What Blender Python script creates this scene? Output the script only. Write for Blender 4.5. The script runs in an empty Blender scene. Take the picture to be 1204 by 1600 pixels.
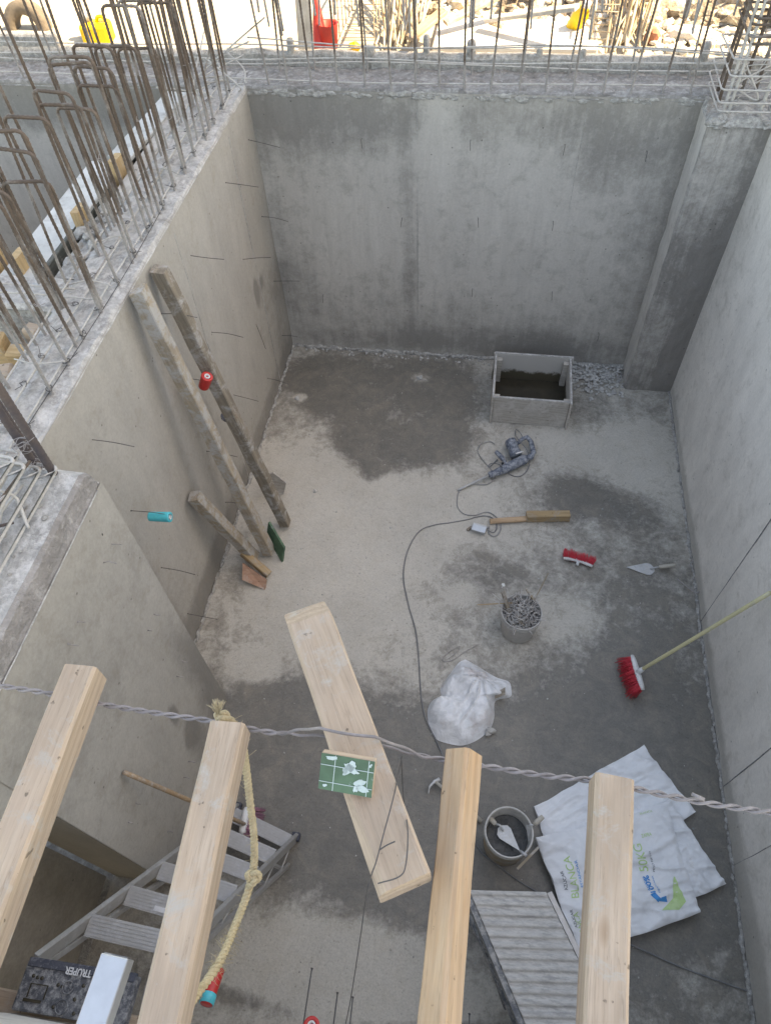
import bpy, bmesh, math, random
from mathutils import Vector, Matrix, noise
random.seed(7)
rnd = random.random
def ru(a, b): return a + (b - a) * random.random()
scene = bpy.context.scene
COL = scene.collection

# ---------------------------------------------------------------- camera
H = 4.75
F_PX = 1096.8
CR = Vector((0.98909061, 0.14243252, -0.03758646))
CD = Vector((0.09239896, -0.79858979, -0.59474094))
CF = Vector((-0.11472661, 0.58477973, -0.80303827))
CO = Vector((0, 0, H))
cam_d = bpy.data.cameras.new('camera')
cam = bpy.data.objects.new('camera', cam_d)
COL.objects.link(cam)
cam_d.sensor_fit = 'HORIZONTAL'
cam_d.sensor_width = 36
cam_d.lens = 36 * F_PX / 1204
cam_d.clip_start = 0.05
cam_d.clip_end = 500
cam.matrix_world = Matrix(((CR.x, -CD.x, -CF.x, 0), (CR.y, -CD.y, -CF.y, 0), (CR.z, -CD.z, -CF.z, H), (0, 0, 0, 1)))
scene.camera = cam
scene.render.resolution_x = 770
scene.render.resolution_y = 1024

# ---------------------------------------------------------------- world, sun, exposure
SUN_EL = math.radians(50)
w = bpy.data.worlds.new('World')
scene.world = w
w.use_nodes = True
nt = w.node_tree
sky = nt.nodes.new('ShaderNodeTexSky')
sky.sky_type = 'NISHITA'
sky.sun_disc = False
sky.sun_elevation = SUN_EL
sky.sun_rotation = math.radians(90)
sky.air_density = 0.8
sky.dust_density = 0.7
sky.ozone_density = 0.6
nt.links.new(sky.outputs[0], nt.nodes['Background'].inputs[0])
nt.nodes['Background'].inputs[1].default_value = 0.15
sl = bpy.data.lights.new('sun', 'SUN')
sl.energy = 4.0
sl.angle = math.radians(0.5)
sl.color = (1.0, 0.93, 0.82)
so = bpy.data.objects.new('sun', sl)
COL.objects.link(so)
so.location = (20, 0, 20)
so.rotation_euler = Vector((math.cos(SUN_EL), 0, math.sin(SUN_EL))).to_track_quat('Z', 'Y').to_euler()
vs = scene.view_settings
vs.view_transform = 'Standard'
vs.look = 'None'
vs.gamma = 1
vs.exposure = 2.32
vs.use_white_balance = True     # the camera's white balance, set for open shade
vs.white_balance_temperature = 10600
vs.white_balance_tint = 10

# ---------------------------------------------------------------- points from the survey of the place
def U(px, py, X=None, Y=None, Z=None):
    d = CR * ((px - 602) / F_PX) + CD * ((py - 800) / F_PX) + CF
    if X is not None: t = X / d.x
    elif Y is not None: t = Y / d.y
    else: t = (Z - H) / d.z
    return CO + d * t

# ---------------------------------------------------------------- materials
def new_mat(name):
    m = bpy.data.materials.new(name)
    m.use_nodes = True
    n = m.node_tree
    b = n.nodes['Principled BSDF']
    return m, n, b
class N:
    """small node helper"""
    def __init__(s, nt): s.t = nt; s.L = nt.links
    def n(s, typ, **kw):
        x = s.t.nodes.new(typ)
        for k, v in kw.items(): setattr(x, k, v)
        return x
    def link(s, a, b): s.L.new(a, b)
    def coords(s, scale=(1, 1, 1), rnd_off=False, kind='Object'):
        tc = s.n('ShaderNodeTexCoord'); mp = s.n('ShaderNodeMapping')
        mp.inputs['Scale'].default_value = scale
        s.link(tc.outputs[kind], mp.inputs['Vector'])
        if rnd_off:
            oi = s.n('ShaderNodeObjectInfo'); vm = s.n('ShaderNodeVectorMath', operation='SCALE')
            cb = s.n('ShaderNodeCombineXYZ')
            for i in range(3): s.link(oi.outputs['Random'], cb.inputs[i])
            s.link(cb.outputs[0], vm.inputs[0]); vm.inputs['Scale'].default_value = 37
            s.link(vm.outputs[0], mp.inputs['Location'])
        return mp.outputs[0]
    def noise(s, vec, scale, detail=6, rough=.6, dist=0):
        x = s.n('ShaderNodeTexNoise'); x.inputs['Scale'].default_value = scale
        x.inputs['Detail'].default_value = detail; x.inputs['Roughness'].default_value = rough
        x.inputs['Distortion'].default_value = dist
        s.link(vec, x.inputs['Vector']); return x.outputs[0]
    def ramp(s, fac, stops):
        x = s.n('ShaderNodeValToRGB'); e = x.color_ramp.elements
        while len(e) < len(stops): e.new(0.5)
        for i, (p, c) in enumerate(stops):
            e[i].position = p; e[i].color = (c[0], c[1], c[2], 1) if hasattr(c, '__len__') else (c, c, c, 1)
        s.link(fac, x.inputs[0]); return x.outputs[0]
    def math(s, op, a, b=None, c=None, clamp=False):
        x = s.n('ShaderNodeMath', operation=op); x.use_clamp = clamp
        for i, v in enumerate((a, b, c)):
            if v is None: continue
            if isinstance(v, (int, float)): x.inputs[i].default_value = v
            else: s.link(v, x.inputs[i])
        return x.outputs[0]
    def mix(s, fac, a, b, blend='MIX'):
        x = s.n('ShaderNodeMix', data_type='RGBA', blend_type=blend)
        for i, v in ((0, fac), (6, a), (7, b)):
            if isinstance(v, (int, float)): x.inputs[i].default_value = v
            elif isinstance(v, (tuple, list)): x.inputs[i].default_value = (v[0], v[1], v[2], 1)
            else: s.link(v, x.inputs[i])
        return x.outputs[2]
    def bump(s, h, strength, dist, prev=None):
        x = s.n('ShaderNodeBump'); x.inputs['Strength'].default_value = strength
        x.inputs['Distance'].default_value = dist; s.link(h, x.inputs['Height'])
        if prev is not None: s.link(prev, x.inputs['Normal'])
        return x.outputs[0]
    def attr(s, name):
        x = s.n('ShaderNodeAttribute'); x.attribute_name = name; return x.outputs['Fac']

def floor_mat():
    m, t, b = new_mat('screed_floor'); q = N(t)
    v = q.coords()
    a = q.attr('stain_shade'); sm = q.attr('smooth')
    n1 = q.noise(v, 2.2, 9, .72, .4); n2 = q.noise(v, 22, 8, .7); n3 = q.noise(v, 95, 5, .6); n4 = q.noise(v, 6.5, 7, .75, .8)
    s0 = q.math('ADD', a, q.math('MULTIPLY', q.math('SUBTRACT', n1, .5), .85))
    s1 = q.math('ADD', s0, q.math('MULTIPLY', q.math('SUBTRACT', n4, .5), .75))
    s1 = q.math('ADD', s1, q.math('MULTIPLY', q.math('SUBTRACT', n2, .5), .55))
    damp = q.ramp(s1, [(.34, 0.0), (.66, 1.0)])  # damp patches, plus the near wall's shadow painted into the same mask
    c = q.mix(damp, (.54, .51, .46), (.172, .162, .146))
    c = q.mix(q.ramp(n4, [(.42, 0), (.70, 1)]), c, q.mix(.45, c, (.27, .235, .185)))
    nb = q.noise(v, 1.1, 6, .7, .3)
    c = q.mix(.6, c, q.ramp(nb, [(.35, .80), (.65, 1.12)]), 'MULTIPLY')
    vs2 = q.n('ShaderNodeMapping'); vs2.inputs['Rotation'].default_value = (0, 0, .5); vs2.inputs['Scale'].default_value = (1.2, 5, 1); q.link(v, vs2.inputs['Vector'])
    tr = q.noise(vs2.outputs[0], 3.5, 8, .7, 1.5)
    c = q.mix(q.math('MULTIPLY', sm, .45, clamp=True), c, q.ramp(tr, [(.3, .80), (.7, 1.2)]), 'MULTIPLY')
    c = q.mix(.6, c, q.ramp(n4, [(.3, .78), (.7, 1.22)]), 'MULTIPLY')
    # pale dust flecks where the surface is rough
    v2 = q.coords((1, 1, 1)); fl = q.noise(v2, 34, 7, .82)
    fleck = q.math('MULTIPLY', q.ramp(fl, [(.56, 0), (.64, 1)]), q.math('SUBTRACT', 1.0, sm, clamp=True), clamp=True)
    fleck = q.math('MULTIPLY', fleck, q.ramp(n1, [(.40, .0), (.66, .50)]))
    c = q.mix(fleck, c, (.52, .505, .475))
    dk = q.ramp(q.noise(v, 48, 4, .7), [(.26, .55), (.40, 1)])
    c = q.mix(1.0, c, dk, 'MULTIPLY')
    c = q.mix(.35, c, q.ramp(n3, [(.3, .55), (.7, 1.25)]), 'MULTIPLY')
    q.link(c, b.inputs['Base Color'])
    q.link(q.ramp(damp, [(0, .92), (1, .48)]), b.inputs['Roughness'])
    bn = q.bump(n1, .5, .02); bn = q.bump(n2, .5, .008, bn); bn = q.bump(n3, .45, .003, bn); bn = q.bump(tr, .2, .004, bn)
    q.link(bn, b.inputs['Normal'])
    return m

def wall_mat(name, light, dark, streak=(3, 3, .55), brown=(.34, .30, .24), rough=.85):
    m, t, b = new_mat(name); q = N(t)
    v = q.coords(); vsx = q.coords(streak)
    a = q.attr('stain_shade')
    n1 = q.noise(v, 1.6, 8, .65, .5); n2 = q.noise(vsx, 3.2, 9, .7, .3); n3 = q.noise(v, 60, 6, .65); n4 = q.noise(v, 9, 8, .72, .35)
    s1 = q.math('ADD', a, q.math('MULTIPLY', q.math('SUBTRACT', n1, .5), .7))
    s1 = q.math('ADD', s1, q.math('MULTIPLY', q.math('SUBTRACT', n2, .5), .95))
    s1 = q.math('ADD', s1, q.math('MULTIPLY', q.math('SUBTRACT', n4, .5), .55))
    nf = q.noise(v, 26, 8, .75, .8)
    s1 = q.math('ADD', s1, q.math('MULTIPLY', q.math('SUBTRACT', nf, .5), .45))
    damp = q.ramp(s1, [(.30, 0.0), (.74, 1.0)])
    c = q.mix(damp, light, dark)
    c = q.mix(q.ramp(n4, [(.52, 0), (.78, .55)]), c, brown)
    c = q.mix(.7, c, q.ramp(n2, [(.3, .80), (.7, 1.14)]), 'MULTIPLY')
    c = q.mix(.3, c, q.ramp(n3, [(.3, .7), (.7, 1.2)]), 'MULTIPLY')
    vo = q.n('ShaderNodeTexVoronoi'); vo.inputs['Scale'].default_value = 9; q.link(v, vo.inputs['Vector'])
    hole = q.ramp(vo.outputs['Distance'], [(.035, .45), (.07, 1)])
    c = q.mix(1.0, c, hole, 'MULTIPLY')
    q.link(c, b.inputs['Base Color'])
    b.inputs['Roughness'].default_value = rough
    bn = q.bump(n1, .35, .03); bn = q.bump(n4, .35, .006, bn); bn = q.bump(n3, .4, .002, bn)
    q.link(bn, b.inputs['Normal'])
    return m

def simple_mat(name, c1, c2, scale=8, rough=.7, metal=0, bump=.3, bd=.003, dust=None, dust_amt=.4, detail=7, rnd_off=True, stretch=(1, 1, 1), spec=.5):
    m, t, b = new_mat(name); q = N(t)
    v = q.coords(stretch, rnd_off)
    n1 = q.noise(v, scale, detail, .65, .3); n2 = q.noise(v, scale * 6, 5, .6)
    c = q.mix(q.ramp(n1, [(.35, 0), (.65, 1)]), c1, c2)
    if dust is not None:
        d = q.noise(v, scale * 2.1, 8, .75)
        c = q.mix(q.ramp(d, [(.62 - dust_amt * .5, 0), (.78 - dust_amt * .5, 1)]), c, dust)
    c = q.mix(.25, c, q.ramp(n2, [(.3, .7), (.7, 1.2)]), 'MULTIPLY')
    q.link(c, b.inputs['Base Color'])
    b.inputs['Roughness'].default_value = rough
    b.inputs['Metallic'].default_value = metal
    b.inputs['Specular IOR Level'].default_value = spec
    bn = q.bump(n1, bump, bd * 3); bn = q.bump(n2, bump, bd, bn)
    q.link(bn, b.inputs['Normal'])
    return m

def wood_mat(name, c1, c2, c3, dirt=None, dirt_amt=.3, rough=.7, knots=True):
    m, t, b = new_mat(name); q = N(t)
    v = q.coords((1, 1, 1), True); vg = q.coords((1.1, 16, 16), True)
    g = q.noise(vg, 2.6, 8, .6, .6); g2 = q.noise(vg, 9, 6, .6, .2); n1 = q.noise(v, 3.5, 6, .6, .3)
    c = q.mix(q.ramp(g, [(.32, 0), (.68, 1)]), c1, c2)
    c = q.mix(q.ramp(n1, [(.45, 0), (.75, .7)]), c, c3)
    c = q.mix(.35, c, q.ramp(g2, [(.3, .74), (.62, 1.12)]), 'MULTIPLY')
    wv = q.n('ShaderNodeTexWave'); wv.wave_type = 'RINGS'; wv.rings_direction = 'Y'; wv.inputs['Scale'].default_value = 3.0; wv.inputs['Distortion'].default_value = 5.0; wv.inputs['Detail'].default_value = 3; wv.inputs['Detail Scale'].default_value = .8
    q.link(q.coords((.35, 5, 5), True), wv.inputs['Vector'])
    c = q.mix(.30, c, q.ramp(wv.outputs[1], [(.2, .72), (.7, 1.12)]), 'MULTIPLY')
    ck = q.noise(q.coords((.9, 26, 26), True), 2.2, 5, .55, .4)
    c = q.mix(1.0, c, q.ramp(ck, [(.488, 1), (.498, .78), (.502, .78), (.512, 1)]), 'MULTIPLY')
    sp_n = q.noise(v, 38, 3, .5)
    c = q.mix(1.0, c, q.ramp(sp_n, [(.27, .45), (.31, 1)]), 'MULTIPLY')
    if knots:
        vk = q.coords((3.2, 8, 8), True)
        vo = q.n('ShaderNodeTexVoronoi'); vo.inputs['Scale'].default_value = 1.0; q.link(vk, vo.inputs['Vector'])
        k = q.ramp(vo.outputs['Distance'], [(.05, 1), (.13, 0)])
        c = q.mix(q.math('MULTIPLY', k, .6), c, (.22, .12, .06))
    if dirt is not None:
        d = q.noise(v, 11, 9, .75, .5)
        c = q.mix(q.ramp(d, [(.66 - dirt_amt * .5, 0), (.8 - dirt_amt * .5, 1)]), c, dirt)
    q.link(c, b.inputs['Base Color']); b.inputs['Roughness'].default_value = rough
    b.inputs['Specular IOR Level'].default_value = .25
    bn = q.bump(g, .4, .006); bn = q.bump(g2, .3, .002, bn)
    q.link(bn, b.inputs['Normal'])
    return m

M = {}
M['floor'] = floor_mat()
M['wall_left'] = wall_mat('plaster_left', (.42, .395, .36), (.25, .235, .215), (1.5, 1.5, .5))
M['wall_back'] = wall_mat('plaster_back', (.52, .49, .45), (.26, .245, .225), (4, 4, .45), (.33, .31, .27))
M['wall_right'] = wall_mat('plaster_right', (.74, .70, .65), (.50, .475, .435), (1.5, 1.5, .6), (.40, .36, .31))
M['top'] = simple_mat('laitance_top', (.50, .49, .475), (.30, .29, .28), 9, .95, 0, 1.0, .01, (.60, .59, .58), .35, rnd_off=False)
M['top_back'] = simple_mat('laitance_dull', (.38, .37, .36), (.22, .21, .20), 11, .95, 0, 1.0, .012, (.50, .49, .48), .25, rnd_off=False)
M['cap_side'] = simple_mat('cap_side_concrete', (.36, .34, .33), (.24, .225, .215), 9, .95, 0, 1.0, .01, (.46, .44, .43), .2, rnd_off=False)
M['pillar'] = wall_mat('plaster_pillar', (.58, .55, .51), (.24, .225, .21), (6, 6, .35), (.26, .24, .21))
M['crust'] = simple_mat('mortar_crust', (.42, .41, .39), (.26, .25, .235), 14, .95, 0, 1.0, .008, (.55, .54, .52), .3)
M['ground'] = simple_mat('sunlit_earth', (.40, .36, .30), (.31, .275, .225), .9, .95, 0, .7, .02, (.50, .45, .36), .3, rnd_off=False)
M['rubble'] = simple_mat('rubble', (.33, .275, .215), (.15, .12, .095), 3, .95, 0, 1.0, .02, (.55, .50, .42), .3)
M['gravel'] = simple_mat('gravel_stone', (.60, .59, .575), (.30, .29, .28), 10, .9, 0, .8, .005, (.6, .59, .57), .3)
def rebar_mat(name, r1, r2, grey, amt):
    m, t, b = new_mat(name); q = N(t)
    v = q.coords((1, 1, 1), True)
    n1 = q.noise(v, 9, 7, .7); n2 = q.noise(v, 60, 5, .7); n3 = q.noise(v, 3, 6, .7)
    c = q.mix(q.ramp(n1, [(.35, 0), (.65, 1)]), r1, r2)
    tc = q.n('ShaderNodeTexCoord'); sx = q.n('ShaderNodeSeparateXYZ'); q.link(tc.outputs['Object'], sx.inputs[0])
    low = q.ramp(sx.outputs[2], [(.0, 1.0), (.30, .0)])
    f = q.math('ADD', q.math('MULTIPLY', n3, 1.0), q.math('MULTIPLY', low, .35))
    c = q.mix(q.ramp(f, [(.78 - amt, 0), (.95 - amt, 1)]), c, grey)
    c = q.mix(.5, c, q.ramp(n2, [(.3, .6), (.7, 1.25)]), 'MULTIPLY')
    q.link(c, b.inputs['Base Color']); b.inputs['Roughness'].default_value = .75; b.inputs['Metallic'].default_value = .15
    q.link(q.bump(n2, .6, .002), b.inputs['Normal'])
    return m
M['rebar'] = rebar_mat('rusty_rebar', (.105, .082, .070), (.155, .115, .09), (.34, .325, .315), .26)
M['rebar_dusty'] = rebar_mat('dusty_rebar', (.22, .18, .15), (.28, .25, .22), (.50, .485, .465), .5)
M['rebar_dark'] = rebar_mat('dark_thick_rebar', (.085, .075, .085), (.13, .10, .09), (.28, .26, .25), .12)
M['rebar_tan'] = rebar_mat('tan_rebar', (.42, .30, .18), (.32, .22, .13), (.55, .47, .36), .2)
M['wire'] = simple_mat('tie_wire_metal', (.07, .07, .075), (.13, .12, .115), 20, .6, .4)
M['wire_light'] = simple_mat('dusty_wire', (.38, .355, .35), (.27, .25, .245), 14, .7, .1)
M['scrap'] = simple_mat('dusty_scrap_wire', (.58, .56, .54), (.36, .34, .33), 14, .8, .0)
M['twist'] = simple_mat('galvanised_wire', (.31, .285, .29), (.20, .185, .19), 16, .6, .25)
M['wood_new'] = wood_mat('fresh_pine', (.42, .315, .235), (.47, .37, .29), (.38, .295, .235), (.41, .38, .345), .24)
M['wood_orange'] = wood_mat('orange_pine', (.46, .29, .17), (.51, .36, .24), (.46, .355, .27), (.43, .37, .31), .1)
M['wood_old'] = wood_mat('weathered_timber', (.33, .27, .20), (.42, .35, .27), (.25, .21, .17), (.42, .405, .385), .42, .9)
M['wood_older'] = wood_mat('mortar_stained_timber', (.20, .17, .135), (.30, .25, .195), (.16, .14, .12), (.40, .385, .365), .34, .9)
M['wood_red'] = wood_mat('reddish_board', (.36, .20, .14), (.42, .26, .19), (.30, .20, .15), (.40, .36, .33), .3, .9)
M['wood_brown'] = wood_mat('brown_timber', (.36, .25, .14), (.45, .32, .19), (.28, .20, .12), (.34, .31, .28), .3, .9)
M['wood_cleat'] = wood_mat('cleat_wood', (.50, .34, .18), (.58, .42, .25), (.42, .30, .18), (.42, .40, .37), .2, .85)
M['ply_dark'] = wood_mat('dark_plywood', (.08, .09, .085), (.11, .12, .11), (.15, .15, .14), (.30, .30, .29), .3, .8, False)
M['board_grey'] = wood_mat('grey_form_board', (.42, .385, .345), (.48, .445, .40), (.37, .34, .31), (.52, .49, .455), .4, .9, False)
M['board_pale'] = simple_mat('pale_form_board', (.60, .61, .60), (.50, .52, .51), 3, .8, 0, .3, .003, (.40, .40, .39), .25)
M['alu'] = simple_mat('aluminium', (.52, .52, .53), (.44, .44, .45), 8, .5, .55, .3, .001, (.42, .41, .40), .55)
M['alu_clean'] = simple_mat('aluminium_tube', (.60, .63, .66), (.56, .59, .62), 4, .38, .6, .08, .0006, (.55, .55, .54), .12)
M['alu_dusty'] = simple_mat('dusty_aluminium', (.46, .45, .44), (.33, .325, .32), 7, .75, .2, .5, .002, (.55, .54, .52), .42, stretch=(1, 4, 1))
M['steel_dark'] = simple_mat('dusty_dark_steel', (.10, .11, .13), (.19, .20, .21), 12, .7, .2, .4, .002, (.36, .35, .34), .35)
M['tool'] = simple_mat('dusty_tool_plastic', (.055, .07, .105), (.13, .155, .20), 14, .65, 0, .5, .002, (.33, .35, .38), .38)
M['steel'] = simple_mat('worn_steel', (.58, .59, .60), (.42, .43, .44), 16, .5, .2, .3, .001, (.5, .49, .47), .3)
M['cap_black'] = simple_mat('dusty_black_plastic', (.045, .048, .06), (.085, .09, .105), 22, .7, 0, .5, .002, (.26, .26, .27), .34)
M['cap_band'] = simple_mat('dark_blue_plastic', (.03, .035, .055), (.06, .065, .085), 22, .6, 0, .3, .001, (.22, .22, .24), .2)
M['letter_white'] = simple_mat('white_lettering', (.62, .63, .65), (.5, .5, .52), 20, .7, 0, .1)
M['red'] = simple_mat('red_plastic', (.62, .035, .03), (.52, .03, .028), 10, .4, 0, .1, .001)
M['red_sun'] = simple_mat('sun_red_plastic', (.65, .05, .04), (.55, .04, .035), 10, .5, 0, .1, .001)
M['cyan'] = simple_mat('cyan_plastic', (.02, .52, .60), (.02, .45, .53), 10, .4, 0, .15, .001)
M['yellow'] = simple_mat('yellow_plastic', (.80, .50, .03), (.70, .42, .02), 10, .5, 0, .1, .001)
M['white_pl'] = simple_mat('white_plastic', (.72, .72, .72), (.62, .62, .62), 10, .5, 0, .1, .001, (.5, .49, .47), .2)
M['bristle'] = simple_mat('red_bristle', (.85, .07, .11), (.78, .06, .08), 20, .6, 0, .1, .001)
M['bristle_pink'] = simple_mat('faded_bristle', (.42, .20, .28), (.35, .18, .24), 20, .7, 0, .1, .001)
M['handle_yellow'] = simple_mat('varnished_broom_handle', (.62, .56, .33), (.54, .50, .31), 6, .55, 0, .2, .001, (.5, .48, .42), .15)
M['handle_wood'] = simple_mat('brown_wood_handle', (.40, .27, .16), (.32, .22, .14), 8, .7, 0, .3, .001, (.42, .38, .34), .3)
M['grip'] = simple_mat('pale_wood_grip', (.50, .46, .40), (.42, .39, .34), 14, .8, 0, .3, .001)
M['rope'] = simple_mat('sisal_rope', (.56, .47, .31), (.45, .37, .24), 40, .95, 0, .6, .002)
M['cord'] = simple_mat('dusty_cable', (.15, .155, .165), (.24, .24, .24), 12, .8, 0, .3, .001)
M['cord_light'] = simple_mat('pale_dusty_cable', (.34, .335, .33), (.24, .24, .24), 12, .8, 0, .3, .001)
M['bucket'] = simple_mat('mortar_caked_bucket', (.50, .48, .46), (.40, .38, .36), 8, .85, 0, .5, .003, (.47, .455, .43), .4)
M['bucket_white'] = simple_mat('white_bucket', (.58, .57, .55), (.46, .45, .43), 7, .6, 0, .3, .002, (.36, .35, .33), .25)
M['bucket_tan'] = simple_mat('tan_smeared_bucket', (.42, .32, .20), (.36, .30, .24), 7, .8, 0, .4, .003, (.42, .40, .38), .3)
M['mortar'] = simple_mat('wet_mortar', (.075, .078, .08), (.12, .12, .118), 12, .42, 0, 1.0, .008)
M['water'] = simple_mat('murky_water', (.035, .03, .022), (.05, .042, .03), 4, .08, 0, .05, .001)
M['stone_white'] = simple_mat('pale_stone', (.66, .62, .56), (.55, .51, .45), 4, .9, 0, .6, .01)
M['terracotta'] = simple_mat('terracotta', (.42, .17, .10), (.34, .14, .09), 6, .9, 0, .5, .006)
M['tyre'] = simple_mat('dusty_rubber', (.10, .085, .07), (.17, .14, .115), 8, .9, 0, .5, .006)
M['blue_ink'] = simple_mat('blue_print', (.02, .26, .62), (.02, .30, .66), 10, .8, 0, .1)
M['green_ink'] = simple_mat('green_print', (.44, .64, .26), (.52, .68, .36), 12, .8, 0, .1)
M['black_ink'] = simple_mat('dark_print', (.06, .07, .09), (.10, .11, .13), 12, .8, 0, .1)
def sack_mat():
    m, t, b = new_mat('woven_sack'); q = N(t)
    v = q.coords(); n1 = q.noise(v, 5, 7, .7, .6); n2 = q.noise(v, 2.2, 5, .6)
    wv = q.n('ShaderNodeTexWave'); wv.inputs['Scale'].default_value = 55; q.link(v, wv.inputs['Vector'])
    c = q.mix(q.ramp(n1, [(.35, 0), (.7, 1)]), (.80, .81, .83), (.70, .72, .75))
    c = q.mix(q.ramp(q.noise(v, 7, 9, .8), [(.60, 0), (.75, .55)]), c, (.42, .38, .32))
    q.link(c, b.inputs['Base Color']); b.inputs['Roughness'].default_value = .6
    bn = q.bump(n2, .5, .03); bn = q.bump(n1, .5, .012, bn); bn = q.bump(wv.outputs[1], .15, .0008, bn)
    q.link(bn, b.inputs['Normal'])
    return m
M['sack'] = sack_mat()
def bag_mat():
    m, t, b = new_mat('clouded_polythene'); q = N(t)
    v = q.coords(); n1 = q.noise(v, 7, 8, .7, 1.5); n2 = q.noise(v, 22, 6, .7, 1)
    c = q.mix(q.ramp(n1, [(.4, 0), (.66, 1)]), (.80, .81, .83), (.60, .61, .62))
    c = q.mix(q.ramp(q.noise(v, 4, 5, .6), [(.56, 0), (.72, .7)]), c, (.46, .36, .32))
    q.link(c, b.inputs['Base Color']); b.inputs['Roughness'].default_value = .28
    b.inputs['Transmission Weight'].default_value = 0
    bn = q.bump(n1, .7, .02); bn = q.bump(n2, .6, .006, bn)
    q.link(bn, b.inputs['Normal'])
    return m
M['bag'] = bag_mat()
def green_mat():
    m, t, b = new_mat('green_film_board'); q = N(t)
    v = q.coords(); n = q.noise(v, 22, 8, .75, .6)
    c = q.mix(q.ramp(q.noise(v, 12, 4), [(.4, 0), (.6, 1)]), (.045, .10, .06), (.065, .14, .085))
    c = q.mix(q.ramp(n, [(.60, 0), (.66, .8)]), c, (.42, .48, .50))
    q.link(c, b.inputs['Base Color']); b.inputs['Roughness'].default_value = .5
    return m
M['green'] = green_mat()
M['pale_line'] = simple_mat('pale_paint', (.42, .52, .54), (.36, .46, .46), 20, .7, 0, .1)
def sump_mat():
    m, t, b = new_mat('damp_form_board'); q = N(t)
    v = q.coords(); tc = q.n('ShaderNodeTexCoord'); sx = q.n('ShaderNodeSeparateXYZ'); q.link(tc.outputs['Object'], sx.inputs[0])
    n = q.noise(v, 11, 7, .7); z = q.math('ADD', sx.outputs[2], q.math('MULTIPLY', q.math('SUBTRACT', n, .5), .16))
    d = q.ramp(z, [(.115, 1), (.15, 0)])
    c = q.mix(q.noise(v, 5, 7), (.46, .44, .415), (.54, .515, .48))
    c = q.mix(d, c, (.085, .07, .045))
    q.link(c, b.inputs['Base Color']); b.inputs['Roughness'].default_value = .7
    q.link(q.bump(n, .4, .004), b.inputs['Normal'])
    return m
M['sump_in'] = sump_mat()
M['bld'] = simple_mat('shade_block_render', (.55, .53, .49), (.50, .48, .45), 1, .9, 0, .3, .01)
M['glass'] = simple_mat('dark_glass', (.05, .06, .07), (.06, .07, .08), 1, .1, 0, .02)

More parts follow.
